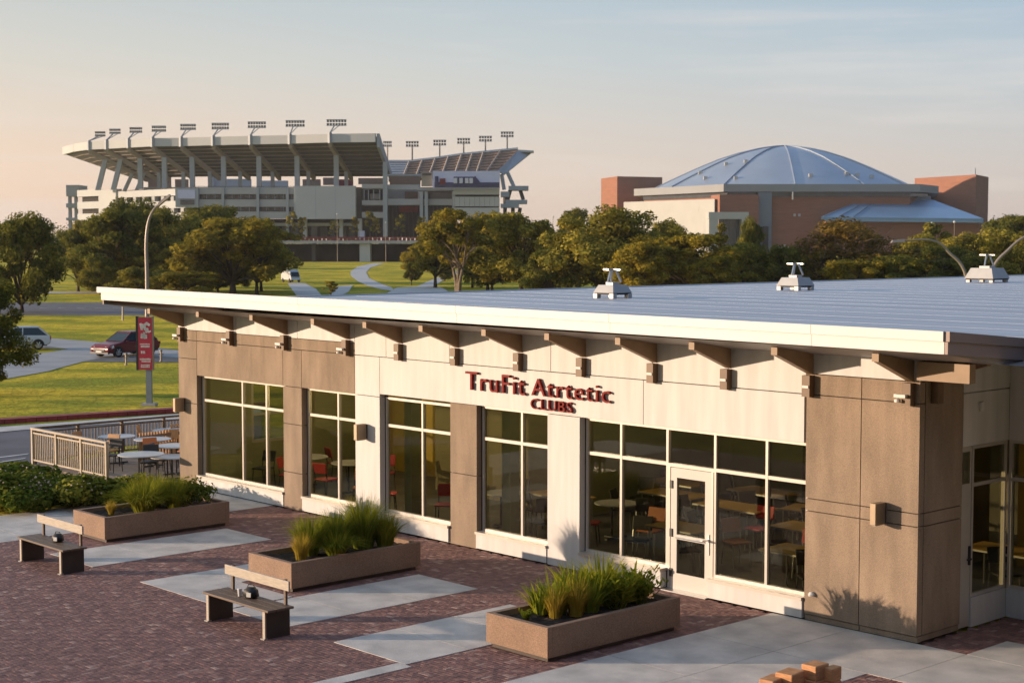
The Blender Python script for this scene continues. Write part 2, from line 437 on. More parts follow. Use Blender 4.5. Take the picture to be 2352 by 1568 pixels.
# left brown bay
panel(20.35,21.2,0,2.1,'brown_panel'); panel(20.35,21.2,2.1,3.2,'brown_panel'); panel(20.35,21.2,3.2,ZP,'brown_panel')
panel(16.68,20.35,ZH,ZP,'brown_panel'); panel(15.95,16.68,ZH,ZP,'brown_panel'); panel(13.98,15.95,ZH,ZP,'brown_panel')
panel(15.95,16.68,0,.85,'brown_panel'); panel(15.95,16.68,.85,1.95,'brown_panel'); panel(15.95,16.68,1.95,ZH,'brown_panel')
panel(10.05,10.86,0,1.45,'brown_panel',w1=-.015); panel(10.05,10.86,1.45,ZH+.06,'brown_panel',w1=-.015)
for a,b in ((20.35,18.6),(18.6,16.6),(16.6,14.3),(14.3,13.98)):
    panel(b,a,ZP,3.9,'brown_panel')
for a,b in ((21.2,18.6),(18.6,16.1),(16.1,13.98)): panel(b,a,3.9,4.35,'white_panel')
panel(20.35,21.2,ZP,3.9,'brown_panel')
# white bays
panel(13.12,13.98,0,ZH,'white_panel'); panel(13.12,13.98,ZH,ZP,'white_panel')
panel(10.88,13.12,ZH+.06,ZP,'white_panel'); panel(5.6,10.88,ZH+.06,ZP,'white_panel',w1=.012); panel(2.12,5.6,ZH+.06,ZP,'white_panel',w1=.012)
panel(7.18,8.04,0,ZH+.06,'white_panel')
for a,b in ((13.98,12.9),(12.9,10.86),(10.86,7.95),(7.95,5.4),(5.4,3.7),(3.7,2.1)): panel(b,a,ZP,4.35,'white_panel')
panel(0,2.1,3.98,4.35,'white_panel')
for a,b in ((1.05,2.1),(0,1.05)):
    panel(a,b,ZP,3.98,'brown_panel',w1=.0); panel(a,b,1.98,ZP,'brown_panel',w1=.0); panel(a,b,1.78,1.98,'brown_panel',w1=-.0)
    panel(a,b,.10,1.78,'brown_panel',w1=.0); panel(a,b,0,.10,'brown_panel',w1=-.02)
# pillar return (faces the recess)
for z0,z1 in ((0,.1),(.1,1.78),(1.78,1.98),(1.98,4.35)):
    bpart('wall_panel', MB().box(.0+(.02 if z0==0 else 0),-1.2,z0+GP,.14,-.148,z1-GP), MT['brown_panel'])
# sill-height base panels under the windows
def base(u0,u1): panel(u0,u1,.02,ZS-.05,'white_panel',w0=-.13,w1=.02,name='base_panel'); bpart('window_sill', MB().box(u0,-.23,ZS-.05,u1,.05,ZS), MT['frame'])
base(16.68,20.35); base(13.98,15.95); base(10.88,13.12); base(8.04,10.05); base(5.16,7.18); base(2.12,4.1)
# windows
ZT = 2.20
def window(u0,u1,mull,z0=ZS,z1=ZH,sub=True,trans=True):
    e = bpart('window', MB().box(u0,-.22,z0,u0+.05,-.14,z1).box(u1-.05,-.22,z0,u1,-.14,z1).box(u0+.05,-.22,z1-.05,u1-.05,-.14,z1).box(u0+.05,-.22,z0,u1-.05,-.14,z0+.05), MT['frame'])
    us = [u0+.05]+sorted(mull)+[u1-.05]
    for x in mull: MB().box(x-.025,-.215,z0+.05,x+.025,-.135,z1-.05).build('mullion', MT['frame'], e)
    for a,b in zip(us[:-1],us[1:]):
        a2, b2 = a+(.025 if a in mull else 0), b-(.025 if b in mull else 0)
        if trans:
            MB().box(a2,-.212,ZT-.03,b2,-.14,ZT+.03).build('transom', MT['frame'], e)
            for p,q in ((z0+.05,ZT-.03),(ZT+.03,z1-.05)): MB().box(a2,-.19,p,b2,-.18,q).build('pane', MT['glass'], e)
        else: MB().box(a2,-.19,z0+.05,b2,-.18,z1-.05).build('pane', MT['glass'], e)
    return e
window(16.70,20.33,[18.56,17.56]); window(14.0,15.93,[14.77]); window(10.9,13.1,[11.88]); window(8.06,10.03,[8.88],z1=ZH+.05)
window(5.14,7.16,[6.27],z1=ZH+.05); window(2.14,4.11,[2.98],z1=ZH+.05)
e = bpart('window', MB().box(4.11,-.22,2.16,5.14,-.14,2.22), MT['frame']); MB().box(4.11,-.22,ZH,5.14,-.14,ZH+.05).build('head_frame', MT['frame'], e)
MB().box(4.13,-.19,2.22,5.12,-.18,ZH).build('pane', MT['glass'], e)
# door
dr = bpart('door', MB().box(4.16,-.20,.02,4.30,-.14,2.15).box(4.94,-.20,.02,5.08,-.14,2.15).box(4.30,-.20,1.98,4.94,-.14,2.15).box(4.30,-.20,.02,4.94,-.14,.30).box(4.30,-.20,.90,4.94,-.14,.98), MT['door'])
MB().box(4.30,-.175,.30,4.94,-.165,.90).build('pane', MT['glass'], dr); MB().box(4.30,-.175,.98,4.94,-.165,1.98).build('pane', MT['glass'], dr)
MB().box(4.19,-.14,.72,4.25,-.125,1.08).tube([(4.22,-.13,.98),(4.22,.02,.98),(4.34,.02,.98)],.014).build('handle', MT['steel'], dr)
MB().tube([(4.30,-.12,.93),(4.94,-.12,.93)],.012).build('push_bar', MT['steel'], dr)
for z in (.30,1.0,1.85): MB().box(5.03,-.14,z-.07,5.09,-.12,z+.07).build('hinge', MT['black'], dr)
bpart('door_frame', MB().box(4.11,-.22,0,4.155,-.13,2.16).box(5.085,-.22,0,5.14,-.13,2.16), MT['frame'])
bpart('threshold', MB().box(4.11,-.22,0,5.14,.06,.02), MT['steel'])
# recess glazing on the return and the wing wall
def rwin(w0,w1,z0,z1,nm='window'):
    e = bpart(nm, MB().box(.02,w0,z0,.09,w0+.05,z1).box(.02,w1-.05,z0,.09,w1,z1).box(.02,w0+.05,z1-.05,.09,w1-.05,z1).box(.02,w0+.05,z0,.09,w1-.05,z0+.05).box(.02,w0+.05,ZT+.03,.09,w1-.05,ZT+.09), MT['frame'])
    MB().box(.05,w0+.05,z0+.05,.06,w1-.05,ZT+.03).build('pane', MT['glass'], e); MB().box(.05,w0+.05,ZT+.09,.06,w1-.05,z1-.05).build('pane', MT['glass'], e)
    return e
rw = rwin(-2.58,-1.53,.48,2.88)
rd = bpart('door', MB().box(.03,-1.52,.02,.09,-1.21,2.88), MT['frame'])
MB().box(.0,-1.50,1.0,.03,-1.46,1.3).box(-.02,-1.50,1.08,.0,-1.38,1.11).build('handle', MT['black'], rd)
MB().box(.02,-1.46,2.3,.03,-1.25,2.8).build('pane', MT['glass'], rd)
bpart('base_panel', MB().box(.0,-2.58,.0,.12,-1.53,.47), MT['white_panel'])
bpart('wall_panel', MB().box(.0,-2.58,2.89,.12,-1.21,3.72), MT['white_panel']); bpart('wall_panel', MB().box(.0,-2.58,3.735,.12,-1.21,4.35), MT['white_panel'])
# wing wall (v = 2.58) running right
bpart('base_panel', MB().box(-2.4,-2.72,0,-.004,-2.585,.47), MT['white_panel']); bpart('wall_panel', MB().box(-2.4,-2.72,2.89,-.004,-2.585,4.35), MT['white_panel'])
bpart('base_panel', MB().box(-8,-2.72,0,-2.41,-2.585,.47), MT['white_panel']); bpart('wall_panel', MB().box(-8,-2.72,2.89,-2.41,-2.585,4.35), MT['white_panel'])
e = bpart('window', MB().box(-.06,-2.70,.47,-.004,-2.6,2.89).box(-2.45,-2.70,.47,-2.4,-2.6,2.89).box(-2.4,-2.70,ZT+.03,-.06,-2.6,ZT+.09).box(-2.4,-2.70,.47,-.06,-2.6,.52).box(-2.4,-2.70,2.84,-.06,-2.6,2.89), MT['frame'])
for a,b in ((-2.4,-1.25),(-1.2,-.06)):
    MB().box(a,-2.66,.52,b,-2.65,ZT+.03).build('pane', MT['glass'], e); MB().box(a,-2.66,ZT+.09,b,-2.65,2.84).build('pane', MT['glass'], e)
MB().box(-1.25,-2.70,.52,-1.2,-2.6,2.84).build('mullion', MT['frame'], e)
bpart('wall_panel', MB().box(-8,-2.72,.48,-2.46,-2.59,2.88), MT['white_panel'])
# roof: flaring eave, flat deck behind; fascia in lengths
FW = 1.5
def ztop(u): return 4.84 + (u+1.3)*.0042
def roofpt(u,w,z): return (u,w,z)
deck = MB()
deck.add([(22.45,FW,ztop(22.4)+.0),(-1.32,FW,ztop(-1.3)),(-1.32,-.6,4.66),(-9,-.6,4.66),(-9,-1.4,4.6),(-9,-46,4.6),(21.6,-46,4.6),(21.3,-1.4,4.6),(-1.32,-1.4,4.6)],
         [(0,7,8,1),(1,8,2),(2,8,4,3),(4,8,7,6,5)])
bpart('roof', deck, MT['roof'])
# edge trim along the far left verge
bpart('roof_trim', MB().hexa([(21.3,-1.4,4.3),(21.36,-1.4,4.3),(21.66,-46,4.3),(21.6,-46,4.3),(21.3,-1.4,4.635),(21.36,-1.4,4.635),(21.66,-46,4.635),(21.6,-46,4.635)]), MT['fascia'])
for k in range(24):
    w = -1.9-1.8*k
    uu = 21.3+(-w-1.4)*.0067-.02
    bpart('roof_seam', MB().box(-8.9,w-.012,4.59,uu,w+.012,4.6016), MT['roof_seam'])
nf = 6; cut = [22.45,17.6,13.9,8.9,5.0,.9,-1.32]
for a,b in zip(cut[:-1],cut[1:]):
    ga = .004
    za, zb = ztop(a), ztop(b)
    def seg(w1, dz0, dz1, o=0, aa=a, bb=b, za=za, zb=zb):
        return MB().hexa([(bb+ga,FW-.05,zb-dz0),(aa-ga+o,FW-.05,za-dz0),(aa-ga+o,w1,za-dz0),(bb+ga,w1,zb-dz0),(bb+ga,FW-.05,zb+dz1),(aa-ga+o,FW-.05,za+dz1),(aa-ga+o,w1,za+dz1),(bb+ga,w1,zb+dz1)])
    first = a == cut[0]
    bpart('fascia', seg(FW+.03,.125,.015,.0), MT['fascia']); bpart('fascia', seg(FW+.0,.30,-.13,-.16 if first else 0), MT['fascia'])
# right-hand fascia in taupe, falling back
def rseg(z0a,z1a,z0b,z1b,u0=-1.325,u1=-1.375):
    return MB().hexa([(u1,-.6,z0b),(u0,-.6,z0b),(u0,FW,z0a),(u1,FW,z0a),(u1,-.6,z1b),(u0,-.6,z1b),(u0,FW,z1a),(u1,FW,z1a)])
bpart('fascia', rseg(4.715,4.855,4.545,4.675,u1=-1.40), MT['fascia_brown']); bpart('fascia', rseg(4.54,4.71,4.35,4.54), MT['fascia_brown'])
bpart('fascia', MB().box(-9,-.64,4.35,-1.38,-.605,4.675), MT['fascia_brown'])
# soffit
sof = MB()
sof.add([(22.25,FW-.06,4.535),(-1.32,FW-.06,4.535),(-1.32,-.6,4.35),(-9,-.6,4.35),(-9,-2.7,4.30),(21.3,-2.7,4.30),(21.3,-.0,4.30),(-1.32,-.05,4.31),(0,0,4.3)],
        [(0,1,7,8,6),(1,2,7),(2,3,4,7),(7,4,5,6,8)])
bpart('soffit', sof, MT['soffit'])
bpart('soffit_trim', MB().hexa([(21.3,-1.4,4.28),(21.35,-1.4,4.28),(22.3,FW-.05,4.53),(22.25,FW-.05,4.53),(21.3,-1.4,4.62),(21.35,-1.4,4.62),(22.3,FW-.05,4.9),(22.25,FW-.05,4.9)]), MT['fascia_brown'])
# brackets
for i,u in enumerate([20.97,18.76,16.53,14.21,12.41,10.62,8.78,7.09,5.35,3.7,2.02,.17]):
    t = .055
    prof = [(0,3.97),(0,4.30),(.93,4.44),(.93,4.33)]
    b = bpart('bracket', MB().extr([(u-t,w,z) for w,z in prof],(2*t,0,0)), MT['bracket'])
    MB().box(u-.075,0,3.62,u+.075,.13,3.96).build('bracket_foot', MT['bracket_dark'], b)
    MB().box(u-t-.004,.925,4.325,u+t+.004,.945,4.445).build('end_plate', MT['bracket'], b)
    if i < 4 or i == 11:
        MB().box(u-.05+.02,.13,3.74,u+.17,.20,3.79).lathe([(.0,0),(.05,.01),(.05,.05),(.0,.07)],10,(u+.12,.17,3.66)).build('flood_light', MT['fascia'], b)
    else:
        MB().box(u-.06,.13,3.76,u+.06,.145,3.80).build('bolt_plate', MT['fascia'], b)
# corner bracket on the return
b = bpart('bracket', MB().extr([(-w*1.0,-.35-.055,z) for w,z in [(0,3.98),(0,4.30),(.93,4.36),(.93,4.26)]],(0,.11,0)), MT['bracket'])
MB().box(-.13,-.425,3.64,0,-.275,3.97).build('bracket_foot', MT['bracket_dark'], b)
bpart('corner_beam', MB().box(-.9,-.02,4.02,-.02,.14,4.30), MT['bracket'])
# sign letters
def letters(txt, u_left, u_right, z0, h, parent):
    cu = bpy.data.curves.new('letters','FONT'); cu.body = txt; cu.size = 1; cu.extrude = .03; cu.offset = -.004; cu.resolution_u = 4; cu.space_character = 1.12
    o = bpy.data.objects.new('letters', cu); col.objects.link(o)
    dg = bpy.context.evaluated_depsgraph_get(); me = bpy.data.meshes.new_from_object(o.evaluated_get(dg)); 
    bpy.data.objects.remove(o); bpy.data.curves.remove(cu)
    n = len(me.vertices); par = list(range(n))
    def find(a):
        while par[a] != a: par[a] = par[par[a]]; a = par[a]
        return a
    for p in me.polygons:
        vs = p.vertices; r = find(vs[0])
        for v in vs[1:]: par[find(v)] = r
    # the curve's faces and rims are separate islands: weld by position first
    comp = {}
    for i in range(n): comp.setdefault(find(i), []).append(i)
    comps = []
    for ids in comp.values():
        xs = [me.vertices[i].co.x for i in ids]; comps.append([min(xs), max(xs), ids])
    comps.sort(key=lambda c: c[0]); groups = []
    for c in comps:
        cxm = (c[0]+c[1])/2
        if groups and cxm < groups[-1][1]-.02 and c[0] < groups[-1][1]-.04: groups[-1][1] = max(groups[-1][1], c[1]); groups[-1][2] += c[2]
        else: groups.append([c[0], c[1], list(c[2])])
    x0 = min(v.co.x for v in me.vertices); x1 = max(v.co.x for v in me.vertices)
    capz = .70
    sx = (u_left-u_right)/(x1-x0); sz = h/capz
    for g in groups:
        ids = {v:i for i,v in enumerate(g[2])}
        vs = [(u_left-(me.vertices[v].co.x-x0)*sx, .012+.04+me.vertices[v].co.z*.9, z0+me.vertices[v].co.y*sz) for v in g[2]]
        fs = [tuple(ids[v] for v in p.vertices) for p in me.polygons if p.vertices[0] in ids]
        m2 = bpy.data.meshes.new('sign_letter'); m2.from_pydata(vs,[],fs); m2.update(); m2.materials.append(MT['letter'])
        link('sign_letter', m2, parent)
    bpy.data.meshes.remove(me)
sign = bpart('sign', MB().box(6.5,.0115,3.30,10.1,.03,3.34), MT['white_panel'])
letters('TruFit', 10.29, 8.58, 3.165, .37, sign)
letters('Atrtetic', 8.40, 6.36, 3.185, .33, sign)
letters('CLUBS', 8.42, 7.32, 2.93, .20, sign)
# small fixtures
bpart('wall_outlet', MB().lathe([(.0,0),(.05,.0),(.055,.03),(.03,.06),(0,.07)],10,(1.93,.03,.42)), MT['fascia'])
bpart('alarm_box', MB().box(-.04,-1.75,3.42,-.004,-1.66,3.56), MT['fascia'])
# interior shell
MT['in_yellow'] = M('interior_yellow', (.40,.27,.035), .8, .08, 1.0)
MT['in_olive'] = M('interior_olive', (.30,.30,.16), .8, .08, 1.0)
MT['in_brown'] = M('interior_brown', (.13,.11,.055), .8, .1, 1.0)
MT['in_floor'] = M('interior_floor', (.13,.13,.12), .5, .2, 2.0)
MT['in_dark'] = M('interior_dark', (.10,.09,.065), .8, .2, 1.5)
bpart('floor', MB().box(.15,-9.2,-.04,21.1,-.2,.015), MT['in_floor'])
bpart('floor', MB().box(-7.9,-9.2,-.04,.14,-2.73,.012), MT['in_floor'])
bpart('ceiling', MB().box(-7.9,-9.2,3.05,21.1,-2.74,3.15).box(.16,-2.73,3.05,21.1,-.21,3.15), MT['in_dark'])
bpart('interior_wall', MB().box(-7.9,-9.3,0,9.0,-9.2,3.05), MT['in_dark']); bpart('interior_wall', MB().box(9.0,-9.3,0,13.0,-9.2,3.05), MT['in_olive'])
bpart('interior_wall', MB().box(11.2,-4.3,0,16.3,-4.2,3.05), MT['in_brown']); bpart('interior_wall', MB().box(16.3,-5.6,0,21.1,-5.5,3.05), MT['in_yellow'])
bpart('interior_wall', MB().box(11.1,-9.2,0,11.2,-4.2,3.05), MT['in_olive']); bpart('interior_wall', MB().box(16.3,-5.5,0,16.4,-4.31,3.05), MT['in_olive'])
bpart('interior_wall', MB().box(21.0,-5.5,0,21.1,-.2,.9).box(21.0,-5.5,2.6,21.1,-.2,3.05).box(21.0,-2.0,.9,21.1,-.2,2.6).box(21.0,-5.5,.9,21.1,-3.4,2.6), MT['in_olive'])
bpart('interior_wall', MB().box(2.6,-6.5,0,2.75,-4.9,3.05).box(1.2,-6.5,0,1.9,-6.3,3.05), MT['in_yellow'])
bpart('interior_column', MB().box(9.6,-.75,0,9.85,-.5,3.05), MT['in_olive']); bpart('interior_column', MB().box(12.75,-.85,0,12.98,-.55,3.05), MT['in_olive'])
bpart('outer_wall', MB().box(21.12,-46,0,21.2,-3.4,4.3).box(21.12,-3.4,0,21.2,-.2,.9).box(21.12,-3.4,2.6,21.2,-.2,4.3).box(21.12,-2.0,.9,21.2,-.2,2.6), MT['white_panel'])
sw = bpart('window', MB().box(21.05,-3.4,.9,21.15,-3.3,2.6).box(21.05,-2.1,.9,21.15,-2.0,2.6).box(21.05,-3.3,.9,21.15,-2.1,.98).box(21.05,-3.3,2.52,21.15,-2.1,2.6).box(21.05,-3.3,1.6,21.15,-2.1,1.66), MT['frame']); MB().box(21.10,-3.3,.98,21.11,-2.1,1.6).build('pane', MT['glass'], sw); MB().box(21.10,-3.3,1.66,21.11,-2.1,2.52).build('pane', MT['glass'], sw); bpart('outer_wall', MB().box(-8,-46,0,21.1,-45.9,4.3), MT['white_panel'])

# lit pendant lamps hanging in the cafe
MT['lamp_lit'] = bpy.data.materials.new('lit_lamp'); MT['lamp_lit'].use_nodes = True
_b = MT['lamp_lit'].node_tree.nodes["Principled BSDF"]; _b.inputs["Emission Color"].default_value = (1,.72,.35,1); _b.inputs["Emission Strength"].default_value = 5.0
for (u,w,z,pw,lb) in ((15.3,-1.6,2.45,34,'lit pendant lamp at the left of the yellow room'),(14.3,-1.9,2.5,34,'lit pendant lamp at the right of the yellow room'),(18.6,-2.8,2.5,40,'lit pendant lamp behind the leftmost window'),(12.2,-2.4,2.45,26,'lit pendant lamp behind the window by the white pier'),(8.9,-3.2,2.5,26,'lit pendant lamp behind the window under the sign'),(3.2,-3.6,2.5,34,'lit pendant lamp behind the window right of the door'),(6.3,-4.0,2.5,34,'lit pendant lamp behind the window left of the door')):
    t = thing('pendant_lamp', lb, 'lamp', L(u,w,z), BROT, 'lit pendant lamps in the cafe')
    MB().lathe([(.02,.0),(.09,.02),(.10,.09),(.04,.16)],12).build('lamp_shade', MT['lamp_lit'], t); MB().tube([(0,0,.16),(0,0,3.05-z)],.008,5).build('cord', MT['black'], t)
    ld = bpy.data.lights.new('pendant_light','POINT'); ld.energy = pw*(1.3 if u > 13 else .6); ld.color = (1,.74,.42); ld.shadow_soft_size = .12
    lo = bpy.data.objects.new('pendant_light', ld); col.objects.link(lo); lo.parent = t; lo.location = (0,0,-.12)

# dark brick block with window bays, added behind the camera to cut sky fill
MT['blocker_brick'] = M('sky_blocker_brick', (.16,.085,.06), .85, .15, .5)
ob = struct(MB().box(-34,-30,0,75,-6,18).build('sky_blocker', MT['blocker_brick']))
for r_ in range(4):
    for c_2 in range(18): MB().box(-31+c_2*5,-5.99,1.2+r_*3.6,-28.4+c_2*5,-5.9,3.4+r_*3.6).build('window', MT['gasket'], ob)
MB().box(-34.4,-30,18,75.4,-5.6,18.6).build('cornice', MT['blocker_brick'], ob)
# ---------------------------------------------------------------- foliage helpers
nr = np.random.default_rng(11)
def leafmesh(name, C, N, S, m, asp=.55):
    """diamond leaves: centres C, normals N, sizes S"""
    n = len(C); N = N/np.linalg.norm(N,axis=1)[:,None]
    A = np.cross(N, nr.normal(size=(n,3))); A /= np.linalg.norm(A,axis=1)[:,None]; B = np.cross(N, A)
    S = S[:,None]
    v = np.stack([C-A*S*.5, C+B*S*asp*.5+N*S*.08, C+A*S*.5, C-B*S*asp*.5+N*S*.08],1).reshape(-1,3)
    me = bpy.data.meshes.new(name); me.vertices.add(4*n); me.loops.add(4*n); me.polygons.add(n)
    me.vertices.foreach_set("co", v.astype(np.float32).ravel())
    me.loops.foreach_set("vertex_index", np.arange(4*n, dtype=np.int32))
    me.polygons.foreach_set("loop_start", np.arange(0,4*n,4, dtype=np.int32))
    me.update(calc_edges=True); me.validate()
    if m: me.materials.append(m)
    return me
def blobleaves(blobs, n, size, zsq=.8):
    B = np.array(blobs); w = B[:,3]**2; w /= w.sum()
    k = nr.choice(len(B), n, p=w); d = nr.normal(size=(n,3)); d /= np.linalg.norm(d,axis=1)[:,None]
    r = B[k,3]*(.25+.82*nr.random(n)**.55)
    off = d*r[:,None]; off[:,2] *= zsq
    C = B[k,:3]+off; N = d+nr.normal(size=(n,3))*.55+np.array([0,0,.25])
    return C, N, size*np.exp(nr.normal(size=n)*.3)
def blademesh(name, n, h, spread, m, width=.008, base=.08, droop=.6, segs=4, hv=.3, lean=0):
    """clump of arching blades"""
    v = []; f = []
    for i in range(n):
        a = rnd.uniform(0,2*math.pi); r = base*math.sqrt(rnd.random()); hh = h*rnd.uniform(1-hv,1+hv*.4)
        sp = spread*rnd.uniform(.15,1.0); ca, sa = math.cos(a), math.sin(a)
        wd = width*rnd.uniform(.7,1.2); o = len(v)
        tw = rnd.uniform(-.5,.5); pa, pb = -math.sin(a+tw)*wd, math.cos(a+tw)*wd
        for k in range(segs+1):
            t = k/segs
            rr = r+sp*(t**1.6); z = hh*(t-droop*sp/max(spread,.01)*.55*t**3)
            x, y = ca*rr, sa*rr; q = 1-.92*t**1.5
            v += [(x-pa*q,y-pb*q,z),(x+pa*q,y+pb*q,z)]
            if k: f.append((o+2*k-2,o+2*k-1,o+2*k+1,o+2*k))
    mb = MB(); mb.v = v; mb.f = f
    return mb.mesh(name, m)
MT['grass_green'] = leafmat('ornamental_grass_green', [(.10,.14,.015),(.25,.27,.028),(.46,.40,.055)], .4)
MT['grass_gold'] = leafmat('ornamental_grass_gold', [(.30,.22,.03),(.52,.38,.06),(.62,.48,.12)], .4)
MT['leaf_bright'] = leafmat('broad_leaf_green', [(.10,.17,.017),(.27,.30,.028),(.55,.46,.05)], .35)
MT['shrub'] = leafmat('shrub_leaf', [(.045,.08,.014),(.14,.18,.026),(.40,.36,.06)], .3)
MT['flower'] = M('cream_flower', (.62,.48,.36), .8, .2, 8)
# ---------------------------------------------------------------- planters and their plants
PLH = .52
def planter(u0, u1, w0, w1, label):
    t = thing('planter_box', label, 'planter', L((u0+u1)/2,(w0+w1)/2), BROT, 'concrete planters along the facade')
    a, b = (u1-u0)/2, (w1-w0)/2; k = .10
    MB().box(-a+.07,-b+.07,0,a-.07,b-.07,.075).build('plinth', MT['wood_dark'], t)
    MB().box(-a,b-k,.07,a,b,PLH).build('end_wall', MT['planter'], t, bevel=.008); MB().box(-a,-b,.07,a,-b+k,PLH).build('end_wall', MT['planter'], t, bevel=.008)
    MB().box(-a,-b+k,.07,-a+k,b-k,PLH-.001).build('side_wall', MT['planter'], t, bevel=.006); MB().box(a-k,-b+k,.07,a,b-k,PLH-.001).build('side_wall', MT['planter'], t, bevel=.006)
    bm = bmesh.new(); bmesh.ops.create_grid(bm, x_segments=12, y_segments=28, size=1)
    for v in bm.verts:
        v.co = (v.co.x*(a-k), v.co.y*(b-k), PLH-.09+rnd.uniform(-.02,.03))
    me = bpy.data.meshes.new('soil'); bm.to_mesh(me); bm.free(); me.materials.append(MT['soil']); link('soil', me, t)
    return t
planter(3.0,4.33,1.98,4.88,'brown concrete planter with spiky broad-leaved plants, nearest the glass door')
planter(9.3,10.63,2.05,4.95,'brown concrete planter overflowing with tall arching grass, middle of the three')
planter(15.6,16.93,2.15,5.1,'brown concrete planter farthest left with low mixed planting by the hedge')
ZSO = PLH-.08
def plant(name, label, cat, me, u, w, s=1.0, group=None, part='foliage', rz=None, z=ZSO):
    t = thing(name, label, cat, L(u,w,z), rnd.uniform(0,6.28) if rz is None else rz, group)
    o = link(part, me, t); o.scale = (s,s,s); return t
tall = [blademesh('tall_grass', 700, .80, .58, MT['grass_green'], .009, .16) for i in range(2)]
taller = blademesh('tall_grass', 800, 1.0, .62, MT['grass_green'], .009, .18, hv=.35)
gold = blademesh('gold_grass', 340, .52, .26, MT['grass_gold'], .006, .09)
arch = blademesh('arching_grass', 760, .66, .75, MT['grass_green'], .011, .16, droop=1.1)
GG = 'grass clumps in the planters'
# middle planter
plant('ornamental_grass','small golden grass tuft at the sunny end of the middle planter','grass clump',gold,9.72,4.45,1.0,GG)
plant('ornamental_grass','bushy green grass clump second from the golden tuft in the middle planter','grass clump',tall[0],10.05,4.02,.95,GG)
plant('ornamental_grass','front green grass clump drooping over the rim of the middle planter','grass clump',arch,9.62,3.75,.85,GG)
plant('ornamental_grass','rounded green grass clump in the centre of the middle planter','grass clump',tall[1],9.98,3.48,1.0,GG)
plant('ornamental_grass','tallest feathery grass clump near the far end of the middle planter','grass clump',taller,9.9,2.92,1.0,GG)
plant('ornamental_grass','wispy grass clump at the facade end of the middle planter','grass clump',tall[0],9.7,2.58,.85,GG)
# left planter
plant('ornamental_grass','pale arching fountain grass in the left planter','grass clump',arch,16.05,3.95,1.2,GG)
plant('ornamental_grass','upright yellow-green grass behind the fountain grass, left planter','grass clump',tall[1],16.45,3.5,.95,GG)
plant('ornamental_grass','yellowish grass tuft at the centre of the left planter','grass clump',tall[0],16.1,3.2,.9,GG)
plant('ornamental_grass','tiny golden tuft beside the pebbles of the left planter','grass clump',gold,16.2,4.62,.62,GG)
shb = leafmesh('low_shrub', *blobleaves([(0,0,.28,.26),(.2,.12,.22,.22),(-.2,.05,.2,.22),(.05,-.22,.22,.24)],1500,.055), MT['shrub'])
plant('low_shrub','dark leafy shrub at the facade end of the left planter','shrub',shb,16.2,2.75,1.3,'low shrubs in the planters')
plant('low_shrub','small dark shrub behind the grass of the left planter','shrub',shb,16.5,2.95,1.15,'low shrubs in the planters')
# right planter: stems with lance leaves
def spiky(name, stems, h, m, lean=.22, ll=.16):
    mb = MB()
    for i in range(stems):
        a = rnd.uniform(0,6.28); r0 = .12*rnd.random(); ln = lean*rnd.uniform(.2,1); hh = h*rnd.uniform(.6,1.05)
        for k in range(16):
            t = .22+.78*k/15; b = a+k*2.4
            px, py, pz = math.cos(a)*(r0+ln*t*t), math.sin(a)*(r0+ln*t*t), hh*t
            l2 = ll*(1.15-.55*t)*rnd.uniform(.8,1.2); up = .35+.75*t
            d = Vector((math.cos(b),math.sin(b),up)).normalized(); s = d.cross(Vector((0,0,1))).normalized()*.026
            p = Vector((px,py,pz)); q = p+d*l2*.5; e = p+d*l2-Vector((0,0,.02))
            mb.add([p,q+s,e,q-s],[(0,1,2,3)])
        mb.tube([(math.cos(a)*r0,math.sin(a)*r0,0),(math.cos(a)*(r0+ln),math.sin(a)*(r0+ln),hh)],[.008,.003],4)
    return mb.mesh(name, m)
sword = [blademesh('sword_leaves', 95, .60+.08*i, .46, MT['leaf_bright'], .030, .15, droop=.4, segs=4, hv=.45) for i in range(2)]
sp1 = spiky('spiky_leaves',30,.68,MT['leaf_bright'],.34,.22); sp2 = spiky('spiky_leaves',34,.86,MT['leaf_bright'],.34,.24); sp3 = spiky('spiky_leaves',26,.55,MT['leaf_bright'],.4,.22)
SG = 'spiky plants in the near planter'
for lb,me,u,w,q in (('tall green spiky plant at the back of the near planter',sword[1],3.75,2.95,1.08),('dark green spiky plant at the door end of the near planter',sword[0],3.6,2.45,1.0),('broad green spiky plant in the middle of the near planter',sword[1],3.85,3.5,1.0),
      ('low spreading green plant on the shaded rim of the near planter',sp3,3.4,3.0,1.0),('yellow-green spiky plant toward the sunny end of the near planter',sword[0],3.8,3.92,1.05),('leaning green spiky plant over the far rim of the near planter',sword[0],4.0,3.2,.95),
      ('yellowish low spiky plant beside the golden tuft, near planter',sword[0],3.95,4.1,.8),('small dark leafy plant in the corner of the near planter by the door',sp3,3.4,2.5,.9),('bright green spiky plant behind the golden tuft of the near planter',sword[1],3.55,3.45,.9),
      ('single tiny green sprout in the bare soil of the near planter',sp3,3.75,4.6,.3)):
    plant('spiky_plant',lb,'plant',me,u,w,q,SG)
plant('ornamental_grass','golden straw-coloured tuft in front of the spiky plants, near planter','grass clump',gold,3.5,3.8,1.15,GG)
plant('ornamental_grass','smaller golden tuft at the sunny end of the near planter','grass clump',gold,3.62,4.12,.95,GG)
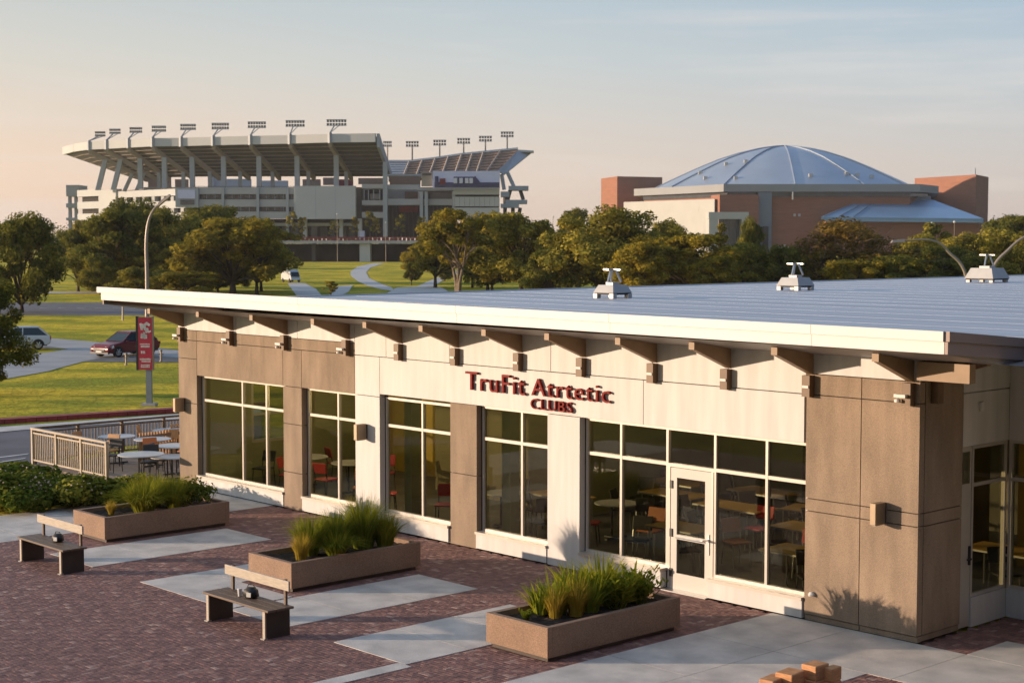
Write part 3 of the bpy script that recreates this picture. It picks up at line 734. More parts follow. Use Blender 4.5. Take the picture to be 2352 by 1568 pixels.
# ---------------------------------------------------------------- benches
def bench(u, w, label):
    t = thing('park_bench', label, 'bench', L(u,w), BROT, 'wooden benches on the plaza')
    for x in (-.80,.80):
        MB().box(x-.03,-.22,0,x+.03,.22,.43).build('leg', MT['wood_dark'], t, bevel=.004)
        MB().box(x-.032,.221,0,x+.032,.245,.43).build('leg_lit_edge', MT['wood_pale'], t)  # pale strip put on for the sunlit front edge of the leg
        MB().box(x-.05,.20,0,x+.05,.275,.018).build('foot_plate', MT['steel'], t)
    for k,w0 in enumerate((-.23,-.065,.10)):
        MB().box(-.93,w0,.43,.93,w0+.155,.465).build('seat_slat', MT['wood_mid'], t, bevel=.006)
    for x in (-.74,.74): MB().box(x-.025,-.225,.466,x+.025,-.185,.86).build('back_post', MT['wood_mid'], t)
    MB().box(-.90,-.184,.70,.90,-.15,.855).build('backrest', MT['wood_pale'], t, bevel=.006)
    return t
bench(7.75,6.86,'wooden bench with pale back board in front of the middle planter')
bench(14.25,6.92,'wooden bench with pale back board at the left edge, by the left planter')
def bag(u,w,label,s=1):
    t = thing('black_bag', label, 'bag', L(u,w,.466), BROT+.4, 'dark items left on the benches')
    bm = bmesh.new(); bmesh.ops.create_cube(bm, size=1); bmesh.ops.bevel(bm, geom=bm.edges[:], offset=.18, segments=3, affect='EDGES')
    for v in bm.verts:
        v.co = Vector((v.co.x*.22*s*(1-.25*v.co.z), v.co.y*.15*(1-.2*v.co.z), (v.co.z+.5)*.17*s))
    me = bpy.data.meshes.new('bag_body'); bm.to_mesh(me); bm.free(); me.materials.append(MT['black'])
    for p in me.polygons: p.use_smooth = True
    link('bag_body', me, t)
    MB().tube([(-.07*s,0,.15*s),(-.05*s,0,.21*s),(.05*s,0,.21*s),(.07*s,0,.15*s)],.008).build('handle', MT['black'], t)
    MB().box(-.05,.06,.03,.03,.09,.10).build('tag', MT['fascia'], t)
    return t
bag(7.75,6.80,'small black bag left on the bench before the middle planter')
bag(14.15,6.85,'small black bag left on the bench by the left planter',.9)
cup = thing('paper_cup','white paper cup beside the black bag on the middle bench','cup',L(7.98,6.86,.466),BROT); MB().lathe([(.028,0),(.038,.11),(.036,.11)],12).build('cup_body',MT['fascia'],cup); MB().lathe([(.04,.11),(.04,.122),(.03,.125)],12).build('lid',MT['fascia'],cup)
# ---------------------------------------------------------------- lumber near the right edge
for k,(x,y,zt,su,sw,lb) in enumerate([(1872,1524,.52,.24,.30,'tallest orange timber block standing at the lower right edge'),
      (1912,1532,.48,.14,.24,'narrow orange timber block to the right of the tallest block'),
      (1815,1542,.46,.26,.34,'wide rough orange timber block left of the tallest block'),
      (1775,1556,.40,.22,.36,'lowest orange timber block at the bottom edge of the plaza')]):
    p = onz(x,y,zt)
    t = thing('timber_block', lb, 'timber', (p.x,p.y,0.006), BROT+.05*k, 'orange timber blocks at the lower right')
    MB().box(-su/2,-sw/2,0,su/2,sw/2,zt*.62).build('lower_block', MT['wood_orange'], t, bevel=.015)
    MB().box(-su/2+.01,-sw/2-.015,zt*.62+.001,su/2+.008,sw/2-.02,zt).build('upper_block', MT['wood_orange'], t, bevel=.015)
# ---------------------------------------------------------------- wall lights
def sconce(u,z,w,label):
    t = thing('wall_light', label, 'wall light', L(u,w,z), BROT, 'box wall lights on the facade')
    MB().box(-.05,0,-.15,.05,.03,.15).build('back_plate', MT['gasket'], t)
    MB().box(-.055,.03,-.17,.055,.29,.17).build('housing', MT['sconce'], t, bevel=.01)
    MB().box(-.035,.06,-.178,.035,.26,-.171).build('lens', MT['fascia'], t)
sconce(.62,1.93,.0,'bronze box wall light on the right-hand brown pillar'); sconce(13.6,2.03,.0,'bronze box wall light on the white pier left of the sign'); sconce(20.95,2.05,.0,'bronze box wall light at the far left end of the facade')
# ---------------------------------------------------------------- roof vents
def vent(x,y,s,label,mt):
    p = onz(x,y,4.605)
    t = thing('roof_vent', label, 'roof vent', p, BROT, 'metal vents on the flat roof')
    a=.62*s
    for q in ((-a*.8,-a*.8),(a*.8,-a*.8),(a*.8,a*.8),(-a*.8,a*.8)): MB().box(q[0]-.07,q[1]-.07,0,q[0]+.07,q[1]+.07,.12).build('foot', MT[mt], t)
    MB().box(-a*.95,-a*.95,.09,a*.95,a*.95,.14).build('base_tray', MT['gasket'], t)
    MB().hexa([(-a,-a,.14),(a,-a,.14),(a,a,.14),(-a,a,.14),(-a*.72,-a*.72,.50*s+.05),(a*.72,-a*.72,.50*s+.05),(a*.72,a*.72,.50*s+.05),(-a*.72,a*.72,.50*s+.05)]).build('hood', MT[mt], t)
    z=.50*s+.05
    MB().box(-a*.35,-a*.35,z,a*.35,a*.35,z+.07).build('cap', MT[mt], t)
    for q in ((-.14,-.1),(.14,-.1),(0,.14)): MB().tube([(q[0]*1.3,q[1]*1.3,z+.07),(q[0]*.5,q[1]*.5,z+.26+.2*s)],.03).build('strut', MT['steel'], t)
    MB().box(-.3,-.04,z+.26+.2*s,.3,.04,z+.30+.2*s).box(-.04,-.2,z+.261+.2*s,.04,.2,z+.301+.2*s).build('cross_arm', MT['steel'], t)
MT['vent'] = M('vent_metal', (.46,.45,.43), .45, .06, 3, metal=.2)
vent(1407,684,.58,'grey hooded roof vent closest to the eave','vent'); vent(1827,666,.66,'pale hooded roof vent in the middle of the roof','vent'); vent(2267,648,.92,'pale hooded roof vent farthest back at the right','vent')
# ---------------------------------------------------------------- cafe furniture inside
MT['table_top'] = M('table_top_maple', (.62,.40,.10), .4, .12, 3, stretch=(2,14,1))
MT['chair_red'] = M('chair_red', (.50,.04,.045), .5, .1, 6); MT['chair_orange'] = M('chair_orange', (.45,.14,.04), .5, .1, 6); MT['chair_black'] = M('chair_black', (.03,.027,.025), .5, .1, 6)
MT['white_top'] = M('white_table_top', (.50,.50,.50), .35, .06, 3)
def table_sq(u,w,label,a=.6,b=.4,mt='table_top',h=.74,group='tables inside the club'):
    t = thing('cafe_table', label, 'table', L(u,w,.015), BROT, group)
    MB().box(-a,-b,h-.035,a,b,h).build('table_top', MT[mt], t, bevel=.006)
    MB().box(-a-.004,-b-.004,h-.034,a+.004,-b,h-.004).box(-a-.004,b,h-.034,a+.004,b+.004,h-.004).build('edge_band', MT['steel'], t)
    for x in (-a+.07,a-.07):
        for y in (-b+.07,b-.07): MB().tube([(x,y,0),(x,y,h-.036)],.018).build('leg', MT['steel'], t)
    return t
def table_rd(u,w,label,r=.45,h=.74,mt='white_top',z=.015,group='tables inside the club'):
    t = thing('round_table', label, 'table', L(u,w,z), BROT, group)
    MB().lathe([(r-.02,h-.03),(r,h-.02),(r,h-.008),(r-.015,h)],28).build('table_top', MT[mt], t)
    MB().tube([(-.12,0,.02),(-.12,0,h-.03)],.022).build('leg', MT['black'], t); MB().tube([(.12,0,.02),(.12,0,h-.03)],.022).build('leg', MT['black'], t)
    MB().box(-.3,-.035,0,.3,.035,.03).box(-.035,-.3,.001,.035,.3,.031).build('base', MT['black'], t)
    return t
def chair(u,w,rz,label,seat='chair_red',z=.015,group='chairs inside the club',leg='chair_black'):
    t = thing('cafe_chair', label, 'chair', L(u,w,z), BROT+rz, group)
    MB().box(-.21,-.21,.43,.21,.21,.47).build('seat', MT[seat], t, bevel=.015)
    MB().hexa([(-.2,-.22,.60),(.2,-.22,.60),(.2,-.19,.60),(-.2,-.19,.60),(-.2,-.29,.86),(.2,-.29,.86),(.2,-.26,.86),(-.2,-.26,.86)]).build('backrest', MT[seat], t, bevel=.012)
    for x in (-.19,.19):
        MB().tube([(x,.2,0),(x*.95,.16,.43)],.013).build('leg', MT[leg], t)
        MB().tube([(x,-.24,0),(x*.95,-.19,.45),(x*.95,-.27,.84)],.013).build('leg', MT[leg], t)
    return t
def where(i): return i
table_sq(6.2,-1.75,'maple table behind the large window left of the door'); table_sq(3.35,-1.5,'maple table behind the window right of the door',.55,.4); table_sq(4.4,-3.4,'maple table seen through the glass door',.8,.4); table_sq(2.6,-3.9,'long maple table deep behind the right window',.9,.4); table_sq(7.0,-4.3,'maple table deep behind the window left of the door',.8,.4)
table_sq(.9,-4.2,'maple table seen through the recess window',.7,.4)
for a in ((6.9,-1.3,.4,'black chair nearest the glass left of the door','chair_black'),(5.6,-1.2,2.6,'dark chair beside the door inside','chair_black'),(5.5,-2.5,1.2,'orange chair behind the left door-side table','chair_orange'),(3.0,-2.3,3.0,'red chair behind the right door-side table','chair_red'),(2.5,-1.4,1.5,'brown chair at the far right pane','chair_orange'),(3.9,-2.5,.2,'red chair seen past the door frame','chair_red'),(2.7,-1.0,.9,'black chair close to the right pane','chair_black'),
          (9.5,-1.3,.6,'black chair behind the two-pane window under the sign','chair_black'),(8.8,-1.9,2.2,'red chair behind the window under the sign','chair_red'),(8.5,-1.0,.5,'dark chair low behind the window under the sign','chair_black'),
          (12.4,-1.2,.7,'red chair in the window right of the white pier','chair_red'),(11.5,-1.1,2.5,'orange chair in the window right of the white pier','chair_orange'),
          (15.45,-1.3,.8,'orange chair alone in the yellow room','chair_orange'),(14.4,-1.2,2.4,'red chair at the right of the yellow room','chair_red'),
          (19.6,-1.4,.3,'dark chair at the left of the leftmost window','chair_black'),(18.3,-1.3,2.2,'red chair in the middle of the leftmost window','chair_red'),(17.5,-1.1,.9,'red chair tilted toward the glass, leftmost window','chair_red'),(17.1,-1.5,3.4,'red chair at the right of the leftmost window','chair_red'),
          (.6,-3.6,1.0,'black chair in the recess window','chair_black'),(6.5,-2.7,1.9,'black chair behind the maple table left of the door','chair_black'),(7.4,-2.2,.2,'orange chair at the left end of the maple table by the window','chair_orange'),(4.9,-3.0,2.4,'black chair facing the door deep inside','chair_black'),(3.3,-4.2,.6,'black chair at the long maple table inside','chair_black'),(6.1,-3.9,.1,'red chair at the deep maple table left of the door','chair_red'),(7.9,-3.9,1.4,'black chair at the deep maple table','chair_black'),(10.6,-2.2,2.8,'black chair deep behind the window under the sign','chair_black'),(11.9,-2.8,.3,'black chair behind the round table by the white pier','chair_black'),(19.1,-3.3,2.9,'red chair behind the left round table in the leftmost window','chair_red'),(16.9,-3.1,.6,'red chair behind the right round table in the leftmost window','chair_red')):
    chair(a[0],a[1],a[2],a[3],a[4],leg='steel' if a[0] < 8 else 'chair_black')
table_rd(18.9,-2.2,'round white table at the left of the leftmost window',.55); table_rd(17.3,-2.4,'round white table at the right of the leftmost window',.5); table_rd(11.4,-2.0,'round table in the window right of the white pier',.45); table_rd(8.9,-2.8,'round table behind the window under the sign',.45)

# more furniture deep in the dim cafe: nothing tells these apart through the glass
dch = chair(8.2,-2.9,.7,'dark chair deep inside the dim cafe behind the glass','chair_black',leg='steel'); k_i = 0
for u,w,rz in ((9.4,-3.6,2.0),(7.3,-5.2,1.1),(8.6,-5.6,2.7),(10.2,-5.0,.3),(6.4,-5.6,2.2),(5.2,-4.6,1.3),(10.6,-6.4,.9),(9.0,-7.0,2.4),(4.2,-5.4,.2),(3.0,-5.8,1.8),(7.0,-3.2,2.9),(11.0,-3.3,1.2)):
    dup(dch, L(u,w,.015), BROT+rz, 'dark chair deep inside the dim cafe behind the glass', 'dark chairs deep in the cafe')
dch['group'] = 'dark chairs deep in the cafe'
dtb = table_sq(8.9,-4.6,'maple table deep inside the dim cafe behind the glass',.7,.4,group='maple tables deep in the cafe')
for u,w in ((7.8,-6.2),(9.9,-5.9),(5.6,-5.2),(10.4,-2.7)):
    dup(dtb, L(u,w,.015), BROT+rnd.uniform(-.2,.2), 'maple table deep inside the dim cafe behind the glass', 'maple tables deep in the cafe')
# ---------------------------------------------------------------- lawns, roads, paths
MT['asphalt'] = M('asphalt', (.12,.12,.135), .9, .2, .6, .2, 30)
MT['asphalt_pale'] = M('drive_paving', (.42,.40,.38), .7, .15, .5, .1, 20, c2=(.30,.295,.29))
MT['path'] = M('path_concrete', (.52,.50,.47), .85, .1, .4)
MT['red_kerb'] = M('red_kerb_paint', (.26,.035,.04), .7, .15, 3)
MT['paint_white'] = M('road_paint', (.65,.63,.60), .8, .15, 3)
MT['kerb'] = M('kerb_concrete', (.42,.40,.37), .85, .1, 2)
MT['dirt'] = M('bare_earth', (.20,.115,.055), 1, .25, 2)
def px(pts): return [tuple(gp(x,y).xy) for x,y in pts]
def sheet(name, pts, dz, m): return struct(draped(name, px(pts), dz, MT[m]))
sheet('road', [(-700,1047),(-150,1004),(600,946),(600,1003),(415,1010),(250,1022),(40,1076),(-150,1115),(-700,1215)], -.045, 'asphalt')
sheet('pavement', [(-700,1031),(-150,990),(600,934),(600,946),(-150,1004),(-700,1047)], -.03, 'concrete')
a_, b_ = gp(-700,1023), gp(600,929)
kd = (b_-a_).normalized(); kn = Vector((-kd.y, kd.x, 0))
kb = MB()
nk = 52
for i in range(nk):
    p = a_.lerp(b_, i/nk); q = a_.lerp(b_, (i+1)/nk); p.z = zg(p.y); q.z = zg(q.y)
    g = kd*.01
    kb = MB().hexa([p-kn*.55+Vector((0,0,-.1))+g, q-kn*.55+Vector((0,0,-.1))-g, q+Vector((0,0,-.1))-g, p+Vector((0,0,-.1))+g,
             p-kn*.55+Vector((0,0,.12))+g, q-kn*.55+Vector((0,0,.12))-g, q+Vector((0,0,.12))-g, p+Vector((0,0,.12))+g])
    if i == 0:
        kroot = tag(thing('red_kerb','long red painted kerb between the near road and the lawn','kerb'),'long red painted kerb between the near road and the lawn','kerb')
    kb.build('kerb_stone', MT['red_kerb'], kroot)
for k,(p,q) in enumerate([((-20,1050),(62,1040)),((-30,1063),(55,1050))]):
    d0, d1 = gp(*p), gp(*q)
    MB().add([d0+Vector((0,0,-.035)),d1+Vector((0,0,-.035)),d1+Vector((.0,.22,-.035)),d0+Vector((0,.22,-.035))],[(0,1,2,3)]).build('road_marking', MT['paint_white'], bpy.data.objects['road'])
sheet('driveway', [(560,815),(412,803),(300,791),(200,782),(100,774),(-60,768),(-600,760),(-600,786),(-60,796),(60,797),(110,793),(158,800),(110,808),(50,812),(-60,826),(-600,900),(-600,960),(-60,880),(0,870),(70,858),(130,845),(190,829),(235,819),(300,812),(412,820),(560,832)], -.035, 'asphalt_pale')
sheet('avenue', [(-1300,694),(760,694),(760,723),(-1300,722)], -.04, 'asphalt')
for k in range(9):
    x0 = 90+k*42
    d0, d1 = gp(x0,707), gp(x0+18,707)
    MB().add([d0+Vector((0,0,-.03)),d1+Vector((0,0,-.03)),d1+Vector((0,.3,-.03)),d0+Vector((0,.3,-.03))],[(0,1,2,3)]).build('road_marking', MT['paint_white'], bpy.data.objects['avenue'])
sheet('path', [(-1300,669),(230,669),(230,673),(-1300,673)], -.03, 'path')
sheet('path', [(858,604),(821,612),(805,623),(806,633),(821,645),(843,655),(873,663),(905,668),(901,660),(873,650),(848,638),(841,625),(851,614),(883,604)][::-1], -.03, 'path')
sheet('forecourt', [(860,690),(876,680),(911,660),(961,657),(1013,659),(1041,675),(1060,690)], -.025, 'path')
sheet('path', [(956,658),(1001,638),(1076,613),(1085,616),(1026,638),(996,657)], -.028, 'path')
sheet('path', [(660,650),(683,649),(701,650),(726,663),(745,685),(690,690)], -.028, 'path')
sheet('path', [(773,657),(811,654),(800,670),(778,680),(760,690),(745,690)], -.028, 'path')
sheet('bare_earth', [(405,952),(445,938),(470,940),(500,946)], -.04, 'dirt')

# ---------------------------------------------------------------- patio
MT['deck'] = M('deck_boards', (.30,.23,.17), .75, .2, 2, .1, 30, stretch=(14,1,1), rand=.15)
MT['rail'] = M('rail_bronze', (.40,.33,.25), .5, .08, 4); MT['rail_dark'] = M('rail_dark', (.10,.07,.05), .5, .1, 4)
pat = struct(MB().box(21.25,-5.6,-.2,27.25,1.1,-.012).build('patio', MT['wood_dark'])); pat.location = P0; pat.rotation_euler = (0,0,BROT)
for k in range(47):
    w = 1.1-.142*(k+1)
    MB().box(21.26,w,-.011,27.24,w+.136,.02).build('deck_board', MT['deck'], pat)
def railing(name, label, a, b, posts, m, group, z=.02, h=1.0, n=60, wide=.05):
    A, B = L(a[0],a[1],z), L(b[0],b[1],z); d = B-A; ln = d.length
    t = thing(name, label, 'railing', A, math.atan2(d.y,d.x), group)
    MB().box(0,-wide,h-.06,ln,wide,h).build('top_rail', MT[m], t, bevel=.01); MB().box(0,-.02,h-.16,ln,.02,h-.12).build('mid_rail', MT[m], t); MB().box(0,-.02,.10,ln,.02,.14).build('bottom_rail', MT[m], t)
    for p in posts: MB().box(p*ln-.04,-.04,-.2,p*ln+.04,.04,h-.061).build('post', MT[m], t)
    bme = MB().box(-.011,-.011,.141,.011,.011,h-.161).mesh('baluster', MT[m])
    for i in range(1,n):
        if min(abs(i/n-p) for p in posts) > .008: link('baluster', bme, t, (ln*i/n,0,0))
    return t
railing('patio_railing','bronze baluster railing along the hedge side of the patio',(22.97,1.02),(27.15,1.02),(0.012,.33,.66,.988),'rail','patio railings',n=40)
railing('patio_railing','dark railing along the road side of the patio',(27.15,.95),(27.15,-5.5),(0.0,.2,.41,.62,.83,1.0),'rail_dark','patio railings',n=64,wide=.03)
PT = 'round white tables on the patio'
table_rd(25.7,-.75,'round white patio table behind the railing gap',.5,.75,z=.02,group=PT); table_rd(24.5,-1.15,'round white patio table in the middle of the patio',.5,.75,z=.02,group=PT); table_rd(25.9,-2.6,'farthest round white patio table against the building edge',.55,.75,z=.02,group=PT)
table_rd(22.0,.62,'nearest round white patio table on two black legs',.58,.75,z=.02,group=PT); table_rd(22.1,-.25,'small low white patio table close to the building corner',.5,.6,z=.02,group=PT); table_rd(22.9,-.85,'blue-white patio table half hidden by the building corner',.5,.75,z=.02,group=PT)
MT['chair_wood'] = M('chair_wood', (.42,.22,.09), .6, .15, 4)
for q in ((26.3,-.1,2.0,'wooden patio chair left of the far tables','chair_wood'),(25.0,-2.0,1.0,'wooden patio chair between the middle and far tables','chair_wood'),(26.6,-2.2,2.4,'wooden patio chair by the road railing','chair_wood'),(25.2,-.2,.4,'wooden patio chair facing the gap table','chair_wood'),(23.7,-.7,1.4,'reddish patio chair beside the middle table','chair_orange'),(23.6,-1.7,.3,'reddish patio chair near the building corner','chair_orange'),(22.5,.1,.9,'black patio chair under the nearest table','chair_black'),(22.7,-.35,2.2,'black patio chair at the low table','chair_black'),(26.4,.55,1.2,'orange patio chair behind the bronze railing','chair_wood'),(25.3,.45,2.7,'black patio chair behind the bronze railing','chair_black'),(24.3,.2,.5,'dark patio chair behind the right end of the bronze railing','chair_black')):
    chair(q[0],q[1],q[2],q[3],q[4],z=.02,group='chairs on the patio')
# slatted timber screens behind the tables
for k,(u,w,rz,lb) in enumerate([(25.2,-1.9,.15,'slatted brown wooden screen leaning behind the middle patio tables'),(26.4,-3.6,.1,'slatted brown wooden screen behind the farthest patio table')]):
    t = thing('slatted_screen', lb, 'screen', L(u,w,.02), BROT+1.57+rz, 'wooden screens on the patio')
    sm = MB().box(-.03,-.015,.05,.03,.015,.85).mesh('slat', MT['chair_wood'])
    for i in range(17): link('slat', sm, t, (-.8+.1*i,0,0))
    MB().box(-.86,.016,.12,.86,.05,.19).build('rail', MT['wood_mid'], t); MB().box(-.86,.016,.70,.86,.05,.77).build('rail', MT['wood_mid'], t)
# ---------------------------------------------------------------- hedge of flowering shrubs beside the walk
hb = []
for i in range(3):
    bl_ = [(nr.normal()*.28,nr.normal()*.28,.30+.25*nr.random(),.30+.14*nr.random()) for k in range(7)]
    hb.append((leafmesh('foliage', *blobleaves(bl_,4200,.11), MT['shrub']), bl_))
for k,(x,y,s,lb) in enumerate([(8,1150,1.25,'dark flowering shrub at the far left edge of the walk'),(62,1156,1.05,'flowering shrub second from the left in the hedge row'),(118,1150,1.0,'flowering shrub with a cream bloom cluster in the hedge row'),
     (168,1148,1.0,'flowering shrub fourth from the left in the hedge row'),(214,1142,1.05,'flowering shrub below the middle of the bronze railing'),(258,1138,.95,'flowering shrub at the right end below the railing'),(30,1110,1.15,'dark shrub behind the hedge row by the road'),(300,1126,.7,'small dark shrub between the hedge and the left planter'),
     (95,1118,1.0,'dark leafy shrub behind the cream blooms'),(-30,1130,1.3,'large dark shrub cut by the left picture edge')]):
    s *= rnd.uniform(.85,1.1)
    p = onz(x,y+16,0)
    t = thing('flowering_shrub', lb, 'shrub', p, k*1.3, 'flowering shrubs beside the walk')
    me, bl_ = hb[k%3]
    o = link('foliage', me, t); o.scale = (s*1.0,s*1.0,s*.8)
    fm = MB()
    for i in range(34 if k != 6 else 8):
        b = bl_[rnd.randrange(7)]; d = Vector((rnd.gauss(0,1),rnd.gauss(0,1),abs(rnd.gauss(0,1)))).normalized()
        c = Vector(b[:3])+d*b[3]*.98; r = rnd.uniform(.014,.03)
        fm.add([c+Vector((r,0,0)),c+Vector((0,r,0)),c+Vector((-r,0,0)),c+Vector((0,-r,0)),c+Vector((0,0,r)),c-Vector((0,0,r))],[(0,1,4),(1,2,4),(2,3,4),(3,0,4),(1,0,5),(2,1,5),(3,2,5),(0,3,5)])
    if k == 2:
        for i in range(40):
            c = Vector((.1,.28,.62))+Vector((rnd.gauss(0,.11),rnd.gauss(0,.11),rnd.gauss(0,.10))); r = .04
            fm.add([c+Vector((r,0,0)),c+Vector((0,r,0)),c+Vector((-r,0,0)),c+Vector((0,-r,0)),c+Vector((0,0,r)),c-Vector((0,0,r))],[(0,1,4),(1,2,4),(2,3,4),(3,0,4),(1,0,5),(2,1,5),(3,2,5),(0,3,5)])
    fo = fm.build('blossom', MT['flower'], t); fo.scale = o.scale; struct(fo,'stuff')

# ---------------------------------------------------------------- cars
MT['car_red'] = M('car_paint_red', (.16,.012,.018), .25, .05, 2); MT['car_white'] = M('car_paint_silver', (.60,.62,.64), .25, .04, 2); MT['car_glass'] = M('car_glass', (.02,.03,.035), .06, .1, 2)
MT['tyre'] = M('tyre_rubber', (.018,.018,.018), .9, .1, 8); MT['lamp_glass'] = M('lamp_glass', (.75,.72,.66), .15, .05, 4); MT['lamp_red'] = M('tail_lamp_red', (.35,.02,.01), .2, .05, 4)
def car(label, p, rz, paint, suv=False, group='cars on the driveway'):
    t = thing('parked_car', label, 'car', p, rz, group)
    H = 1.56 if suv else 1.45
    lo = [(-2.2,.45),(-2.25,.75),(-2.05,.98),(-.9,1.0),(.9,.98),(1.9,.84),(2.22,.66),(2.25,.40),(1.9,.26),(-1.9,.26)]
    cab = [(-2.05 if suv else -1.75,.98),(-1.42 if suv else -1.15,H-.06),(-.9,H),(.1,H-.01),(.95,.99)]
    def ext(prof, wd, taper):
        mb = MB(); n = len(prof); zs = [z for x,z in prof]; z0,z1 = min(zs),max(zs)
        for s in (-1,1):
            for x,z in prof:
                k = wd*(1-taper*(z-z0)/(z1-z0)); mb.v.append((x,s*k,z))
        mb.f = [tuple(range(n)), tuple(range(n,2*n))[::-1]]+[(n+i,n+(i+1)%n,(i+1)%n,i) for i in range(n)]
        bm = bmesh.new(); me = mb.mesh('x', None); bm.from_mesh(me); bmesh.ops.recalc_face_normals(bm, faces=bm.faces[:]); bm.to_mesh(me); bm.free()
        return me
    b = ext(lo,.90,.06); b.materials.append(MT[paint]); bo = link('body', b, t, bevel=.11); bo.modifiers[0].segments = 4
    c = ext(cab,.80,.22); c.materials.append(MT['car_glass']); go = link('window_glass', c, t, bevel=.05)
    rf = ext([(cab[1][0]-.02,H-.07),(cab[1][0]+.02,H+.0),(-.9,H+.025),(.1,H+.015),(.2,H-.06)],.66,.05); rf.materials.append(MT[paint]); link('roof', rf, t, bevel=.03)
    for s in (-1,1):
        for xa,za,xb,zb in ((.93,.98,.12,H-.03),(-.35,.99,-.38,H-.02),(cab[0][0]+.03,.98,cab[1][0]+.02,H-.05)):
            MB().tube([(xa,s*.80,za),(xb,s*.635,zb)],.035,5).build('pillar', MT[paint], t)
        MB().tube([(-1.95,s*.885,.30),(1.9,s*.885,.30)],.04,5).build('sill_trim', MT['black'], t)
        h = MB().hexa([(1.88,s*.55,.62),(2.23,s*.50,.56),(2.12,s*.86,.56),(1.78,s*.90,.62),(1.88,s*.55,.78),(2.17,s*.50,.70),(2.08,s*.84,.70),(1.78,s*.88,.80)]); h.build('headlight', MT['lamp_glass'], t)
        MB().box(-2.24,s*.55,.70,-2.16,s*.86,.86).build('tail_light', MT['lamp_red'], t)
        MB().box(.62,s*.90,.92,.80,s*1.02,1.04).build('mirror', MT[paint], t, bevel=.02)
        for x in (-1.38,1.42):
            w = MB(); r = .335
            def ring(rr,yy): return [(x+rr*math.cos(a*math.pi/12), yy, r+rr*math.sin(a*math.pi/12)) for a in range(24)]
            y0,y1 = s*.70,s*.915
            w.add(ring(r,y0)+ring(r,y1)+ring(r*.68,y1),[tuple(range(24)),]+[(i,(i+1)%24,24+(i+1)%24,24+i) for i in range(24)]+[(24+i,24+(i+1)%24,48+(i+1)%24,48+i) for i in range(24)])
            wo = w.build('wheel', MT['tyre'], t)
            rm = MB()
            for a in range(6):
                an = a*math.pi/3; rm.tube([(x,s*.905,r),(x+.22*math.cos(an),s*.905,r+.22*math.sin(an))],.035,5)
            rm.add(ring(r*.66,s*.89),[tuple(range(24))]); rm.build('rim', MT['steel'], wo)
            MB().add([(x+.40*math.cos(a*math.pi/10), s*.903, r+.40*math.sin(a*math.pi/10)) for a in range(11)]+[(x+.40*math.cos(math.pi*a/10), s*.909, r+.40*math.sin(math.pi*a/10)) for a in range(11)],[tuple(range(11)),tuple(range(11,22))[::-1]]).build('wheel_arch', MT['black'], t)
    MB().box(2.20,-.5,.42,2.27,.5,.56).build('grille', MT['black'], t); MB().box(2.235,-.26,.33,2.285,.26,.43).build('number_plate', MT['lamp_glass'], t)
    MB().box(2.12,-.84,.24,2.26,.84,.36).build('bumper', MT['black'], t)
    return t
p = gp(276,818); car('dark red car parked on the driveway beside the banner', (p.x+.1,p.y+1.1,p.z-.03), R(236), 'car_red', True)
p = gp(60,803); car('silver white car half hidden behind the near left tree', (p.x-.9,p.y+1.0,p.z-.03), R(197), 'car_white', True)
# distant van seen on the path below the stadium
p = gp(668,648)
t = thing('delivery_van','small white van far off at the end of the left park drive','van',(p.x,p.y,p.z),R(-60))
MB().box(-2.4,-.95,.45,1.3,.95,2.3).build('cargo_body',MT['car_white'],t,bevel=.08); MB().hexa([(1.3,-.93,.45),(2.5,-.93,.45),(2.5,.93,.45),(1.3,.93,.45),(1.3,-.88,2.1),(1.7,-.85,2.0),(1.7,.85,2.0),(1.3,.88,2.1)]).build('cab',MT['car_white'],t,bevel=.05)
MB().hexa([(1.75,-.8,1.25),(2.35,-.8,1.1),(2.35,.8,1.1),(1.75,.8,1.25),(1.6,-.75,1.9),(1.75,-.75,1.9),(1.75,.75,1.9),(1.6,.75,1.9)]).build('windscreen',MT['car_glass'],t)
for x in (-1.5,1.7):
    for s in (-1,1): MB().tube([(x,s*.75,.38),(x,s*.97,.38)],.38,12).build('wheel',MT['tyre'],t)
# ---------------------------------------------------------------- banner sign
MT['banner'] = M('banner_crimson', (.42,.025,.055), .55, .12, 2); MT['pole_blue'] = M('pole_bluegrey', (.20,.24,.28), .5, .08, 3)
p = gp(343,929)
sc_ = p.y/FPX
t = thing('banner_sign','tall crimson banner with white lettering on a blue-grey pole in the lawn','sign',p,R(-4))
hp = (929-848)*sc_; ht = (929-728)*sc_; hw = 16*sc_
MB().box(-.11,-.06,0,.11,.10,hp+.4).build('pole',MT['pole_blue'],t); MB().box(-.28,-.18,-.05,.28,.22,.06).build('base_plate',MT['kerb'],t)
bx = -6*sc_
fb = MB().box(bx-hw,-.09,hp,bx+hw,-.065,ht).build('banner',MT['banner'],t)
MB().box(bx-hw-.10,-.085,hp-.02,bx-hw-.001,.06,ht+.05).build('frame_side',MT['black'],t); MB().box(bx+hw+.001,-.085,hp-.02,bx+hw+.04,.06,ht+.05).build('frame_side',MT['fascia_brown'],t)
MB().box(bx-hw,-.064,hp,bx+hw,.05,ht+.03).build('backing',MT['fascia_brown'],t)
def stroke(mb, pts, w, y=-.094):
    for (x0,z0),(x1,z1) in zip(pts[:-1],pts[1:]):
        d = Vector((x1-x0,0,z1-z0)).normalized(); n = Vector((-d.z,0,d.x))*w/2; a,b = Vector((x0,y,z0)),Vector((x1,y,z1))
        mb.extr([a-n-d*w*.3,b-n+d*w*.3,b+n+d*w*.3,a+n-d*w*.3],(0,.003,0))
def bpx(x,y): return (bx+(x-300)*hw/117, ht-(y-70)*(ht-hp)/830)   # banner zoom pixels
lg = MB()
